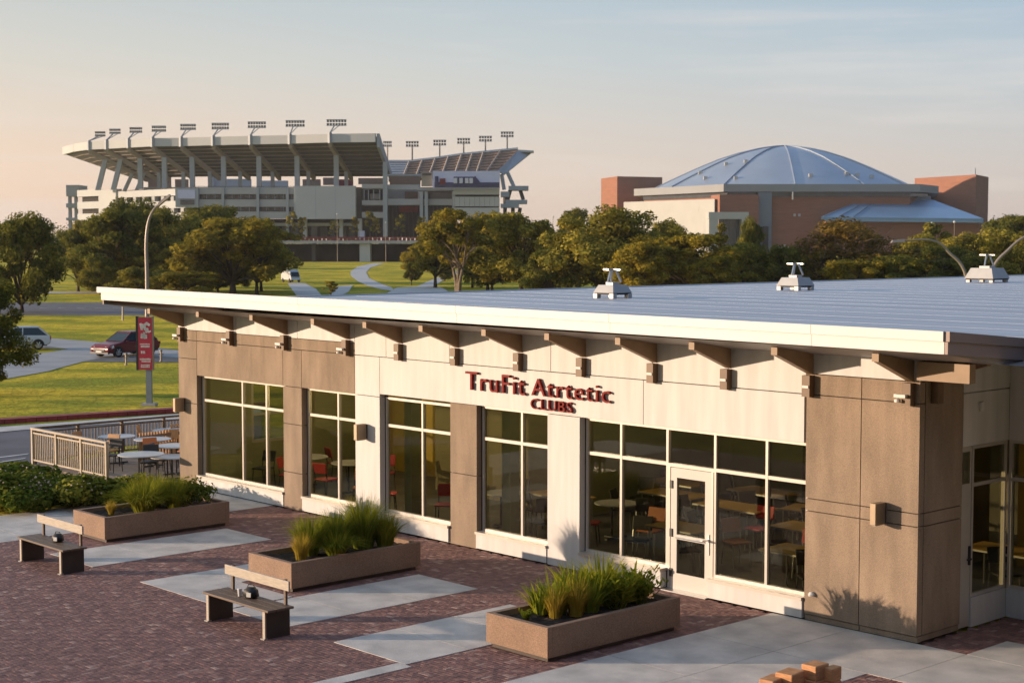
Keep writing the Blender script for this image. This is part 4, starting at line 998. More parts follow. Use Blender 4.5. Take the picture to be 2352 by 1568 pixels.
stroke(lg,[bpx(225,170),bpx(245,255),bpx(262,180)],.09); stroke(lg,[bpx(372,185),bpx(330,160),bpx(290,195),bpx(300,250),bpx(345,255)],.10); stroke(lg,[bpx(310,240),bpx(325,300),bpx(350,270)],.08); stroke(lg,[bpx(360,300),bpx(395,285)],.06)
stroke(lg,[bpx(240,390),bpx(245,330),bpx(265,390),bpx(285,310),bpx(290,395),bpx(318,350),bpx(318,395)],.075)
lg.build('emblem',MT['fascia'],fb)
for k,(xa,xb,y,h) in enumerate([(210,380,490,.05),(225,375,525,.09),(225,300,620,.11),(205,395,730,.07),(235,385,765,.07),(225,375,825,.06),(220,370,852,.06)]):
    mb = MB(); x = xa
    while x < xb:
        w = rnd.uniform(9,20); X0,Z0 = bpx(x,y); X1,_ = bpx(min(x+w,xb),y)
        mb.box(X0,-.094,Z0-h/2,X1,-.091,Z0+h/2*rnd.uniform(.5,1)); x += w+5
    mb.build('print_line',MT['fascia'],fb)
# ---------------------------------------------------------------- street lamps
MT['lamp_post'] = M('lamp_post_metal', (.30,.25,.21), .45, .08, 2, metal=.3)
def arm_lamp(label, pts, Y, r0, r1, group='curved street lamps'):
    P = [at(x,y,Y) for x,y in pts]; base = P[0].copy(); base.z = zg(Y)
    t = thing('street_lamp', label, 'street lamp', base, 0, group)
    P = [base]+P[1:]; n = len(P)
    # smooth
    Q = []
    for i in range(n-1):
        a,b,c_,d = P[max(i-1,0)],P[i],P[i+1],P[min(i+2,n-1)]
        for k in range(6):
            s = k/6; Q.append(.5*((2*b)+(c_-a)*s+(2*a-5*b+4*c_-d)*s*s+(3*b-a-3*c_+d)*s**3)-base)
    Q.append(P[-1]-base)
    MB().tube(Q,[r0+(r1-r0)*i/(len(Q)-1) for i in range(len(Q))],8).build('post',MT['lamp_post'],t,smooth=True)
    e = Q[-1]; d = (Q[-1]-Q[-3]).normalized(); s = r0*2.2
    MB().hexa([e+d*a+Vector((0,b*.8,c2)) for a,b,c2 in ((-.2*s,-s,-.3*s),(3*s,-s,-.3*s),(3*s,s,-.3*s),(-.2*s,s,-.3*s),(-.2*s,-.7*s,.4*s),(2.6*s,-.7*s,.3*s),(2.6*s,.7*s,.3*s),(-.2*s,.7*s,.4*s))]).build('lamp_head',MT['lamp_post'],t)
    return t
arm_lamp('tall curved street lamp rising behind the left end of the roof',[(338,840),(338,650),(336,560),(341,510),(353,482),(366,469)],110,.16,.07)
arm_lamp('curved street lamp leaning left behind the far right vent',[(2240,655),(2215,622),(2180,580),(2160,560),(2130,551),(2075,553)],150,.18,.07)
arm_lamp('curved street lamp leaning right at the right picture edge',[(2245,660),(2280,618),(2315,575),(2352,545),(2400,535)],152,.2,.09)
def post_lamp(x,y0,y1,Y,label,h2=None):
    b = at(x,y0,Y); b.z = zg(Y); top = at(x,y1,Y).z-b.z
    t = thing('lamp_post',label,'lamp post',b,0,'slim lamp posts in the park')
    MB().tube([(0,0,0),(0,0,top)],[.10,.06],6).build('post',MT['lamp_post'],t); MB().lathe([(.02,0),(.25,.05),(.3,.25),(.1,.45)],10,(0,0,top)).build('lamp_globe',MT['lamp_glass'],t)
post_lamp(775,590,493,540,'slim lamp post between the small trees before the blank stadium panel'); post_lamp(886,590,512,545,'slim lamp post right of the stadium panel'); post_lamp(1270,660,500,400,'slim lamp post between two big trees at centre right'); post_lamp(1575,640,600,300,'short lamp post low among the trees right of centre')
for k,(x,y0,y1,Y,lb) in enumerate([(282,735,700,150,'thin bare sign post on the grass beside the avenue'),(2138,640,515,330,'pale lamp post in front of the low blue roof'),(2190,640,512,335,'pale twin lamp post beside the right-hand brick wall')]):
    post_lamp(x,y0,y1,Y,lb)
for k,(x,y,lb) in enumerate([(290,838,'small signpost stub on the lawn left of the banner'),(370,830,'small dark hydrant-like bollard on the lawn right of the banner')]):
    p = gp(x,y); t = thing('bollard',lb,'bollard',p,0,'small posts on the lawn')
    MB().lathe([(.10,0),(.10,.05),(.06,.07),(.06,.6),(.09,.62),(.09,.7),(.03,.76)],10).build('shaft',MT['lamp_post'],t); MB().box(-.16,-.04,.42,.16,.04,.50).build('cross_piece',MT['lamp_post'],t)
# ---------------------------------------------------------------- trees
MT['bark'] = M('bark', (.085,.06,.042), .95, .25, 4, .5, 20); MT['bark_pale'] = M('bark_pale', (.20,.15,.10), .95, .25, 4, .5, 20)
MT['lf_dark'] = leafmat('tree_leaf_dark', [(.06,.078,.018),(.145,.155,.03),(.31,.26,.042)], .42)
MT['lf_olive'] = leafmat('tree_leaf_olive', [(.085,.10,.022),(.23,.21,.04),(.49,.39,.055)], .35)
MT['lf_gold'] = leafmat('tree_leaf_gold', [(.10,.10,.018),(.25,.21,.03),(.50,.36,.04)], .38)
MT['lf_brown'] = leafmat('tree_leaf_brown', [(.10,.07,.02),(.20,.135,.03),(.34,.21,.045)], .35)
def treevariant(seed, leaves, size, m, h=10.0, w=9.0, trunk=.22, nb=20, gap=.85, bark='bark', low=.16, stems=1, twigs=0, skirt=.9, egg=False):
    """broad crown hung on limbs; blobs follow a dome so the outline stays uneven"""
    r = random.Random(seed); mb = MB(); blobs = []
    fork = h*low
    for s in range(stems):
        bx_, by_ = ((s-(stems-1)/2)*.5, r.uniform(-.2,.2)) if stems > 1 else (0,0)
        tx, ty = bx_*2.2, by_*2
        mb.tube([(bx_*.4,by_*.4,-.3),(bx_*.8,by_*.8,fork*.5),(tx,ty,fork)],[trunk*1.35,trunk,trunk*.8],7)
        k0 = max(5, nb//stems)
        for i in range(k0):
            a = 2.39996*i+s+r.random()*.5; q = (i+.5)/k0
            el = (-.95+2.2*q) if egg else (-.5+1.7*q)                       # ring angle from skirt to top
            rad = w*.5*.74*max(.08,math.cos(el*.95))*r.uniform(.5,1.18); zz = h*(.50-.12*skirt)+h*.36*math.sin(el)*r.uniform(.75,1.2)
            zz = h*.50+h*.44*math.sin(el)*r.uniform(.85,1.1) if egg else zz
            zz = max(zz, fork*1.1)
            e = (tx*.5+math.cos(a)*rad, ty*.5+math.sin(a)*rad, zz)
            m_ = (tx+(e[0]-tx)*.4, ty+(e[1]-ty)*.4, fork+(zz-fork)*.55)
            mb.tube([(tx,ty,fork-.15),m_,e],[trunk*.5,trunk*.3,trunk*.10],5)
            br = w*.5*r.uniform(.20,.44)*gap; blobs.append((*e,br))
            for k in range(2):
                e2 = (e[0]+r.gauss(0,br*.55),e[1]+r.gauss(0,br*.55),e[2]+r.gauss(0,br*.4)); mb.tube([m_,e2],[trunk*.2,trunk*.06],4)
                blobs.append((*e2,br*r.uniform(.45,.8)))
            for k in range(twigs):
                e2 = (e[0]+r.gauss(0,br*.9),e[1]+r.gauss(0,br*.9),e[2]+abs(r.gauss(0,br*.9))); mb.tube([e,e2],[.05,.015],3)
    top = max(b[2]+b[3]*.85 for b in blobs)
    blobs = [(x,y,z*h/top,q) for x,y,z,q in blobs]
    C,N,S = blobleaves(blobs, leaves, size)
    k = C[:,2] > h*.05
    return mb.mesh('trunk', MT[bark], True), leafmesh('crown', C[k], N[k], S[k], m)
TV = {'dark':[treevariant(1,24000,.30,MT['lf_dark'],egg=True,low=.08,nb=30,gap=.8), treevariant(2,21000,.30,MT['lf_dark'],w=8)],
      'olive':[treevariant(3,20000,.30,MT['lf_olive']), treevariant(4,20000,.30,MT['lf_olive'],w=10), treevariant(5,20000,.30,MT['lf_olive'],w=8.5)],
      'gold':[treevariant(6,16000,.30,MT['lf_gold'],gap=.8), treevariant(7,16000,.30,MT['lf_gold'],w=8,gap=.8)],
      'multi':[treevariant(8,8500,.32,MT['lf_gold'],w=8,stems=4,trunk=.15,low=.33,gap=.68,bark='bark_pale',skirt=-.3)],
      'brown':[treevariant(9,8500,.28,MT['lf_brown'],w=11,low=.10,nb=26,trunk=.2,gap=.7,twigs=8,bark='bark_pale')],
      'small':[treevariant(10,1500,.5,MT['lf_gold'],w=4.2,low=.3,nb=9,gap=1.0,skirt=.2), treevariant(11,1500,.5,MT['lf_olive'],w=5,low=.3,nb=9,gap=1.0,skirt=.2)],
      'near':[treevariant(12,34000,.22,MT['lf_dark'],w=8,low=.05,nb=36,gap=.85,egg=True)]}
def tree(x, ybase, ytop, wpx, kind, v, label, Y=None, group='park trees', cat='tree', name=None):
    p = gp(x, ybase) if Y is None else at(x, ybase, Y)
    if Y is not None and name is None: p.z = zg(p.y)
    h = at(x, ytop, p.y).z-p.z; w = wpx*p.y/FPX
    t = thing(name or 'park_tree', label, cat, p, 0, group)
    tr, cr = TV[kind][v]; n = {'dark':9,'olive':9.3,'gold':8.7,'multi':8.4,'brown':11,'small':4.6,'near':8}[kind]
    for nm, me in (('trunk',tr),('crown',cr)):
        o = link(nm, me, t); o.scale = (w/n*1.26, w/n*1.26, h/10.0); o.rotation_euler = (0,0,(x*1.7)%6.28)
    return t
tree(50,716,484,150,'dark',0,'large dark tree at the left beyond the avenue')
tree(-36,905,630,165,'near',0,'nearest dark leafy tree cut by the left picture edge')
tree(262,672,470,190,'dark',1,'dark spreading tree left of the tall street lamp'); tree(318,660,452,150,'dark',0,'tallest dark tree behind the tall street lamp')
tree(215,668,500,110,'olive',0,'olive tree on the left of the lamp cluster'); tree(405,664,470,150,'olive',1,'olive brown tree right of the tall street lamp')
tree(470,650,462,170,'dark',1,'dark tree against the stadium concourse windows'); tree(535,676,490,230,'gold',0,'golden spreading tree above the left roof end'); tree(600,668,535,120,'olive',2,'low olive tree at the right of the left tree cluster')
tree(445,676,560,130,'gold',1,'low golden tree behind the roof edge left of centre')
tree(1052,682,478,180,'multi',0,'slender multi-stemmed tree left of centre'); tree(1000,660,500,120,'gold',1,'golden tree left of the multi-stemmed tree'); tree(1120,668,480,120,'gold',0,'golden tree between the multi-stemmed tree and the dark oak')
tree(1197,680,485,190,'olive',0,'oak-like tree with a dark forked trunk at centre'); tree(1150,640,482,110,'olive',2,'olive tree right below the stadium ramp'); tree(1312,640,470,80,'dark',1,'small dark tree rising before the arena')
tree(1378,690,468,225,'olive',1,'big rounded olive tree left of the nearest roof vent'); tree(1510,680,498,140,'olive',2,'olive tree behind the nearest roof vent'); tree(1590,695,528,220,'gold',0,'golden bushy tree right of the nearest vent'); tree(1470,700,545,160,'gold',1,'low golden tree just above the roof left of centre right')
tree(1690,690,555,140,'olive',0,'low olive tree before the arena entrance'); tree(1725,670,495,50,'dark',0,'small dark tree in front of the arena portal'); tree(1655,640,512,40,'small',0,'tiny golden tree inside the arena portal'); tree(1775,680,575,100,'dark',1,'dark low tree left of the middle vent')
tree(1945,690,492,270,'brown',0,'broad brown twiggy tree before the low blue roof'); tree(1880,690,570,140,'gold',1,'golden undergrowth tree right of the middle vent'); tree(2020,690,575,150,'olive',1,'olive low tree below the brown twiggy tree'); tree(2100,680,535,130,'olive',0,'olive tree below the low blue roof'); tree(2145,650,508,60,'small',1,'slim palm-like tree before the brick wall')
tree(2175,685,560,150,'dark',0,'dark tree behind the left-leaning lamp'); tree(2265,675,530,150,'olive',2,'olive tree at the far right before the brick tower'); tree(2330,690,520,170,'olive',1,'olive tree at the right picture edge behind the vent'); tree(2305,640,488,140,'dark',1,'dark far tree right of the brick tower'); tree(2240,690,585,160,'dark',1,'low dark tree behind the far right vent'); tree(2352,600,492,120,'dark',0,'dark tree at the right edge of the skyline')
tree(945,654,600,38,'dark',1,'little round dark tree on the green lawn'); tree(1022,646,600,34,'dark',0,'little dark tree beside the diagonal path'); tree(760,686,645,36,'small',0,'round golden shrub tree beside the left drive')
tree(420,690,620,140,'gold',0,'golden brush behind the roof edge beside the street lamp'); tree(330,684,610,130,'olive',2,'low olive brush left of the street lamp foot')
tree(1130,672,560,120,'olive',1,'low olive tree under the golden trees at centre'); tree(1260,690,560,130,'dark',1,'dark low tree between the centre oak and the rounded tree'); tree(1285,660,520,90,'olive',0,'olive tree filling the gap before the arena side block'); tree(1800,690,560,120,'dark',0,'dark tree behind the middle roof vent'); tree(960,640,560,80,'gold',0,'golden tree at the right end of the concourse deck')
tree(180,668,520,100,'dark',1,'dark tree filling the gap left of the lamp cluster'); tree(365,672,545,150,'olive',0,'low olive tree right of the street lamp pole'); tree(590,676,500,130,'gold',1,'golden tree at the right end of the left cluster'); tree(500,670,575,110,'dark',0,'dark undergrowth below the golden tree'); tree(300,672,560,120,'gold',1,'golden low tree left of the street lamp pole'); tree(230,675,590,80,'dark',0,'low dark tree above the left roof corner')
tree(1085,660,500,90,'olive',2,'olive tree behind the multi-stemmed tree'); tree(1430,690,520,130,'dark',0,'dark tree behind the big rounded tree'); tree(1550,690,560,120,'olive',1,'low olive tree right behind the nearest vent'); tree(1640,700,580,140,'gold',1,'golden low tree left of the arena portal'); tree(1960,700,590,130,'gold',0,'golden low tree below the brown twiggy tree'); tree(2070,700,580,140,'dark',1,'dark low tree right of the brown twiggy tree')
# young trees on the concourse deck and bushes below it
DK = 5.9
for k,(x,y,lb) in enumerate([(615,500,'young tree at the left end of the concourse deck'),(671,484,'tall young tree left of the blank stadium panel'),(694,498,'young tree just right of the tall one'),(768,504,'slim young tree before the blank stadium panel'),(815,498,'young tree at the right edge of the stadium panel'),(850,484,'wide-topped young tree right of the stadium panel'),(864,500,'young tree beside the stadium column'),(920,490,'pointed young tree before the red stadium entrance'),(968,498,'young tree near the right end of the deck')]):
    p = at(x,548,572); p.z = DK
    t = thing('young_tree', lb, 'tree', p, 0, 'young trees on the concourse deck'); h = at(x,y,572).z-DK
    tr, cr = TV['small'][k%2]
    for nm, me in (('trunk',tr),('crown',cr)):
        o = link(nm, me, t); o.scale = (.95,.95,h/10.0); o.rotation_euler = (0,0,k)
for k,(x,y,w,lb) in enumerate([(652,566,34,'round bush at the left below the deck'),(700,566,20,'small round bush below the deck left of centre'),(733,564,30,'green bush below the deck'),(810,566,28,'golden bush left of the deck pillar'),(876,560,36,'golden bush right of the deck pillar'),(912,562,42,'orange-tinged bush pair right of the deck pillar'),(958,585,30,'dark bush under the right end of the deck')]):
    p = gp(x,600)
    t = thing('bush', lb, 'bush', p, 0, 'bushes below the concourse deck'); h = at(x,y,p.y).z-p.z
    tr, cr = TV['small'][(k+1)%2]
    for nm, me in (('trunk',tr),('crown',cr)):
        o = link(nm, me, t); o.scale = (w*p.y/FPX/4.8,w*p.y/FPX/4.8,h/8.3); o.rotation_euler = (0,0,k*2)
        if nm == 'crown': o.location = (0,0,-h*.18)
# far wooded skyline: one mass
fw = []
for x in range(-900, 3400, 16):
    Y = 1150+140*math.sin(x*.013)+rnd.uniform(-90,90); p = at(x, 552, Y); hh = rnd.uniform(9,15)*(1.6 if x > 1950 or x < 200 else 1.0)
    fw.append((p.x, Y, -1.5+hh*.55, hh*.62))
C,N,S = blobleaves(fw, 26000, 2.2, .75)
tag(struct(link('distant_woods', leafmesh('distant_woods', C, N, S, MT['lf_dark'])), 'stuff'), 'dark distant woods along the skyline', 'woods')
struct(bpy.data.objects['distant_woods'], 'stuff')

# ---------------------------------------------------------------- stadium
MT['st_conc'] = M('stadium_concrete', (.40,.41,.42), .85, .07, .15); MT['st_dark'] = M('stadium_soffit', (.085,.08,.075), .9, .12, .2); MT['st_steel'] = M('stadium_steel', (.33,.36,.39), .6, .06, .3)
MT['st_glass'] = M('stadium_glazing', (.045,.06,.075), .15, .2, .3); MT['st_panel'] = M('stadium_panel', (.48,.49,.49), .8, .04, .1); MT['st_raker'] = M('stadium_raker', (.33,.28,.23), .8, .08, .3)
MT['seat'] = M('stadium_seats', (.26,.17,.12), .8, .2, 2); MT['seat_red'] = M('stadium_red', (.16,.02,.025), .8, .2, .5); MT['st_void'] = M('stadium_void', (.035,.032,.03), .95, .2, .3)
MT['board_lav'] = M('board_lavender', (.56,.59,.80), .5, .05, .2); MT['board_navy'] = M('board_navy', (.03,.035,.11), .5, .05, .2); MT['board_white'] = M('board_white', (.62,.62,.70), .5, .03, .2)
stad = thing('stadium', 'large football stadium with cantilevered upper decks and floodlights on the left skyline', 'stadium', at(700,552,660))
SO = Vector(stad.location)
def sp(x, y, Y): return at(x,y,Y)-SO
def sb(name, mb, m, parent=None): return mb.build(name, MT[m], parent or stad)
def pbox(x0,y0,x1,y1,Y,dep,m,name,parent=None):
    """box whose front face fills the given picture rectangle at distance Y"""
    a,b = sp(x0,y1,Y), sp(x1,y0,Y)
    return sb(name, MB().box(a.x,a.y,a.z,b.x,b.y+dep,b.z), m, parent)
O = [(866,640),(761,643),(670,651),(580,656),(495,662),(422,668),(357,670),(302,679),(252,688),(212,694),(180,710),(155,734)]
I = [(894,681),(809,681),(724,681),(645,681),(575,681),(507,681),(448,684),(392,690),(365,694),(342,698),(330,708),(322,722)]
k_ = 1/FPX
def wx(x,Y): return (x-CX)*Y*k_*1.0
ZT_, ZF_, ZI_ = 48.95-SO.z, 45.7-SO.z, 33.4-SO.z
Ov = [Vector((wx(x,Y)-SO.x, Y-SO.y, 0)) for x,Y in O]; Iv = [Vector((wx(x,Y)-SO.x, Y-SO.y, 0)) for x,Y in I]
def zz(v,z): return Vector((v.x,v.y,z))
for i in range(len(Ov)-1):
    a,b,c_,d = Ov[i],Ov[i+1],Iv[i+1],Iv[i]
    n = Vector((b.y-a.y, a.x-b.x, 0)).normalized()
    if n.y > 0: n = -n
    if i > 8: n = Vector((-abs(n.x),n.y,0)).normalized()
    g = (b-a).normalized()*.12
    sb('deck_slab', MB().hexa([zz(a,ZF_),zz(b,ZF_),zz(c_,ZI_),zz(d,ZI_),zz(a,ZT_-1),zz(b,ZT_-1),zz(c_,ZI_+1.4),zz(d,ZI_+1.4)]), 'st_dark')  # shade beneath the deck put into its dark concrete colour
    sb('deck_fascia', MB().hexa([zz(a+g+n*1.2,ZF_-.2),zz(b-g+n*1.2,ZF_-.2),zz(b-g-n*.4,ZF_-.2),zz(a+g-n*.4,ZF_-.2),zz(a+g+n*1.2,ZT_),zz(b-g+n*1.2,ZT_),zz(b-g-n*.4,ZT_),zz(a+g-n*.4,ZT_)]), 'st_panel')
    for q in range(1,9):      # stepped seating planks seen from below
        t_ = q/9; p0,p1 = zz(a.lerp(d,t_),ZF_+(ZI_-ZF_)*t_-.12), zz(b.lerp(c_,t_),ZF_+(ZI_-ZF_)*t_-.12)
        sb('deck_riser', MB().tube([p0,p1],.16,4), 'st_raker')
# deck end wall
a,d = Ov[0],Iv[0]
sb('deck_end', MB().hexa([zz(a,ZF_-2.2)+Vector((.2,0,0)),zz(d,ZI_-1)+Vector((.2,0,0)),zz(d,ZI_-1)+Vector((1.4,0,0)),zz(a,ZF_-2.2)+Vector((1.4,0,0)),zz(a,ZT_)+Vector((.2,0,0)),zz(d,ZI_+1.6)+Vector((.2,0,0)),zz(d,ZI_+1.6)+Vector((1.4,0,0)),zz(a,ZT_)+Vector((1.4,0,0))]), 'st_steel')
def bank(head, w, h, parent, rows=2, cols=6):
    fr = MB().box(head.x-w/2,head.y-.3,head.z-h/2,head.x+w/2,head.y-.15,head.z-h/2+.25).box(head.x-w/2,head.y-.3,head.z+h/2-.25,head.x+w/2,head.y-.15,head.z+h/2)
    f = sb('lamp_frame', fr, 'st_steel', parent)
    for r_ in range(rows):
        for c in range(cols):
            x0 = head.x-w/2+w*(c+.12)/cols; z0 = head.z-h/2+h*(r_+.12)/rows
            fr2 = MB().hexa([(x0,head.y-.15,z0),(x0+w*.76/cols,head.y-.15,z0),(x0+w*.76/cols,head.y+.5,z0+.1),(x0,head.y+.5,z0+.1),(x0,head.y-.15,z0+h*.74/rows),(x0+w*.76/cols,head.y-.15,z0+h*.74/rows),(x0+w*.76/cols,head.y+.5,z0+h*.6/rows),(x0,head.y+.5,z0+h*.6/rows)])
            sb('floodlight', fr2, 'st_glass', parent)
heads = [(773,282,46,15),(678,284,44,15),(590,287,42,15),(506,290,40,15),(432,292,36,14),(365,296,33,14),(312,299,29,13),(264,302,26,12),(230,308,24,12)]
for i,(hx,hy,hw,hh) in enumerate(heads):
    j = i+1; o_ = Ov[j]; n_in = (Iv[j]-Ov[j]); 
    rk = sb('raker_beam', MB().hexa([zz(o_+Vector((s_,0,0)),z_) for s_,z_ in ((-.7,ZF_-1.9),(.7,ZF_-1.9))]+[zz(Iv[j]+Vector((s_,0,0)),ZI_-1.7) for s_ in (.7,-.7)]+[zz(o_+Vector((s_,0,0)),ZF_-.02) for s_ in (-.7,.7)]+[zz(Iv[j]+Vector((s_,0,0)),ZI_-.02) for s_ in (.7,-.7)]), 'st_raker')
    for t_,r_ in ((.27,1.0),(.74,.75)):
        p = o_.lerp(Iv[j],t_); zt = ZF_+(ZI_-ZF_)*t_-1.2
        tilt = Vector((-3.5,0,0)) if i >= 7 else Vector((0,0,0))
        b0 = zz(p+tilt,28.0-SO.z); t0 = zz(p,zt)
        sb('column', MB().hexa([b0+Vector((-r_,-r_,0)),b0+Vector((r_,-r_,0)),b0+Vector((r_,r_,0)),b0+Vector((-r_,r_,0)),t0+Vector((-r_,-r_,0)),t0+Vector((r_,-r_,0)),t0+Vector((r_,r_,0)),t0+Vector((-r_,r_,0))]), 'st_steel')
    Yh = O[j][1]; hd = sp(hx,hy,Yh)
    base = zz(o_+Vector((0,-1.6,0)),ZF_-.5)
    ms = sb('light_mast', MB().tube([base,base+Vector((0,0,4.2))],.9,4).tube([base+Vector((0,0,4)),Vector((hd.x-.8,hd.y,hd.z-1))],.28,5).tube([base+Vector((0,0,4)),Vector((hd.x+1.2,hd.y,hd.z-1))],.16,5), 'st_steel')
    bank(hd, hw*Yh*k_, hh*Yh*k_, ms, 2, 7)
# lower concourse, shaded front: bands, glazing strips, piers
YF = 652
pbox(443,431,681,446,YF,6,'st_conc','spandrel'); pbox(443,458,681,475,YF,6,'st_conc','spandrel'); pbox(443,486,681,502,YF,6,'st_conc','spandrel')
for y0,y1 in ((446,458),(475,486)):
    for q in range(12):
        xa = 446+q*19.6; 
        w_ = pbox(xa,y0+.6,xa+17.6,y1-.6,YF+1.6,.5,'st_glass','window'); pbox(xa+8.5,y0+.6,xa+9.4,y1-.6,YF+1.3,.25,'st_steel','mullion',w_)
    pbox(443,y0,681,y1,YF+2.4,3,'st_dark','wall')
pbox(679,427,816,503,YF-3,4,'st_panel','blank_panel'); pbox(675,427,679,503,YF-2,5,'st_steel','panel_edge'); pbox(816.4,430,829,503,YF+6,5,'st_dark','wall')
for x in (512,592,660): pbox(x-2.5,431,x+2.5,548,YF-1.2,1,'st_steel','pier')
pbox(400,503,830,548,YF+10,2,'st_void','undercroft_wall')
for x in (470,540,608,700,783,826): pbox(x-4,502,x+4,549,YF+1,3,'st_conc','pier')
pbox(600,512,830,519,YF+5,3,'st_conc','ramp_edge'); pbox(612,528,640,540,YF-2,2,'st_panel','kiosk')
bd = pbox(403,432,455,476,YF-2,3,'st_steel','billboard'); pbox(409,436,448,456,YF-2.4,.3,'board_lav','billboard_face',bd); pbox(414,459,446,470,YF-2.4,.3,'st_glass','billboard_window',bd)
# sunlit west side running back
p0, p1 = Vector((wx(440,650)-SO.x,650-SO.y,0)), Vector((wx(181,722)-SO.x,722-SO.y,0))
dW = (p1-p0).normalized(); nW = Vector((dW.y,-dW.x,0)); nW = nW if nW.x < 0 else -nW
def wside(t0,t1,ya,yb,off,m,name,dep=3):
    a,b = p0.lerp(p1,t0)+nW*off, p0.lerp(p1,t1)+nW*off
    Y0 = 652+72*(t0+t1)/2
    za, zb = (552-yb)*Y0*k_+CAMH-SO.z, (552-ya)*Y0*k_+CAMH-SO.z
    sb(name, MB().hexa([zz(a,za),zz(b,za),zz(b-nW*dep,za),zz(a-nW*dep,za),zz(a,zb),zz(b,zb),zz(b-nW*dep,zb),zz(a-nW*dep,zb)]), m)
for ya,yb in ((437,452),(464,480),(491,507)):
    wside(0,.62,ya,yb,0,'st_panel','spandrel'); wside(.78,1.0,ya,yb,0,'st_panel','spandrel')
wside(.62,.78,436,508,.8,'st_panel','stair_tower')
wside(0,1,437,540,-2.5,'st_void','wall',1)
for q in range(7): wside(.06+.08*q,.085+.08*q,452,491,-.3,'st_conc','pier',2)
wside(.8,1,516,530,0,'st_panel','spandrel')
# ramp tower at the far left end
for ya,yb in ((425,451),(467,477),(500,506),(533,541)): pbox(152,ya,182,yb,735,14,'st_steel','ramp_landing')
for x in (160,174): pbox(x-2,440,x+2,552,738,2,'st_steel','ramp_post')
# seats and boxes glimpsed under the deck
for k,(xa,ya,xb,yb,m) in enumerate([(340,402,390,430,'seat'),(402,412,430,430,'seat'),(478,405,492,428,'st_panel'),(480,411,575,430,'st_panel'),(590,415,660,430,'st_panel'),(742,408,770,425,'seat'),(775,412,810,430,'seat_red'),(695,412,735,430,'seat'),(823,409,880,423,'seat')]):
    pbox(xa,ya,xb,yb,712+k,3,m,'inner_stand')
pbox(330,430,830,436,700,20,'st_conc','inner_slab')
# open corner between the stands
for ya,yb in ((423,433),(460,471),(487,500)): pbox(831,ya,881,yb,YF+2,16,'st_conc','landing')
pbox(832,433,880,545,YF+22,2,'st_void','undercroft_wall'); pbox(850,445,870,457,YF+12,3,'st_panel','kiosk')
pbox(880,372,889,548,YF-4,3,'st_steel','corner_column'); pbox(866,330,872,336,YF,2,'st_steel','tie_plate')
pbox(884,457,1041,471,YF+3,10,'st_conc','concourse_slab'); pbox(889,400,985,404,YF+8,8,'st_steel','concourse_roof'); pbox(889,424,963,436,YF+5,8,'st_conc','concourse_slab')
pbox(895,405,965,424,YF+24,3,'seat','inner_stand'); pbox(890,437,962,457,YF+26,2,'st_panel','inner_wall'); pbox(930,440,960,457,YF+22,2,'seat','inner_stand')
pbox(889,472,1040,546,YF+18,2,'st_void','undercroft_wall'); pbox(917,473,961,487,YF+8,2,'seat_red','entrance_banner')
for x in (968,979,1042): pbox(x-3.5,440,x+3.5,549,YF-1,3,'st_steel','pier')
pbox(963,436,1041,457,YF+10,3,'st_glass','window'); pbox(960,430,1041,438,YF+2,8,'st_conc','concourse_slab')
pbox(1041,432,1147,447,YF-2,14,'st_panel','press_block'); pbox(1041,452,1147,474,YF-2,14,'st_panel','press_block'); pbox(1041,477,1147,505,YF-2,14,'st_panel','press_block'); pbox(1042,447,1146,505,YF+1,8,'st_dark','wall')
# advertising board
ab = pbox(994,393,1148,433,YF-5,2,'board_lav','advertising_board')
pbox(998,419,1147,431,YF-5.4,.35,'board_navy','board_band',ab)
pbox(1042,406,1090,420,YF-5.5,.4,'board_navy','board_skyline',ab)
sb('board_skyline', MB().extr([sp(1080,420,YF-5.6),sp(1091,404,YF-5.6),sp(1104,420,YF-5.6)],(0,.4,0)), 'board_navy', ab)
pbox(999,405,1007,424,YF-5.7,.3,'board_navy','board_letter',ab); pbox(1010,410,1023,424,YF-5.7,.3,'seat_red','board_letter',ab)
for x in (1042,1055,1068,1078): pbox(x,409,x+8,421,YF-5.9,.3,'board_white','board_letter',ab)
pbox(968,396,993,428,YF-4,2,'st_raker','picture_panel'); pbox(970,398,991,403,YF-4.3,.2,'st_dark','picture_header')
# east upper deck seen from the front: raked seating blocks
rim = [(892,374),(940,374),(1000,367),(1060,358),(1110,353),(1190,345)]; foot = [(892,412),(925,412),(985,408),(1045,402),(1095,398),(1142,394)]
for i in range(len(rim)-1):
    a,b = sp(*rim[i],745), sp(*rim[i+1],745); c_,d = sp(*foot[i+1],712), sp(*foot[i],712)
    dn = Vector((0,2.5,-1.0))
    sb('seat_block', MB().hexa([d+dn,c_+dn,b+dn,a+dn,d,c_,b,a]), 'st_steel' if i == 0 else 'seat')  # shade on the first block and its rows put in as blue-grey
    sb('rim_rail', MB().tube([a+Vector((0,0,.6)),b+Vector((0,0,.6))],.7,4), 'st_panel')
    for q in range(1,7):
        t_ = q/7; sb('seat_row', MB().tube([d.lerp(a,t_)+Vector((0,-.3,.3)),c_.lerp(b,t_)+Vector((0,-.3,.3))],.28,4), 'seat' if i else 'st_steel')
    for t_ in (.0,.5):
        if i: sb('aisle', MB().tube([d.lerp(c_,t_)+Vector((0,-.5,.5)),a.lerp(b,t_)+Vector((0,-.5,.5))],.5,4), 'st_raker')
a,b,c_,d = sp(1143,393,712), sp(1190,345,745), sp(1225,347,752), sp(1158,401,716)
sb('deck_end', MB().extr([a,b,c_,d],(0,8,0)), 'st_steel')
sb('deck_end', MB().extr([sp(1190,344,744),sp(1226,346,744),sp(1226,351,744),sp(1190,349,744)],(0,6,0)), 'st_panel')
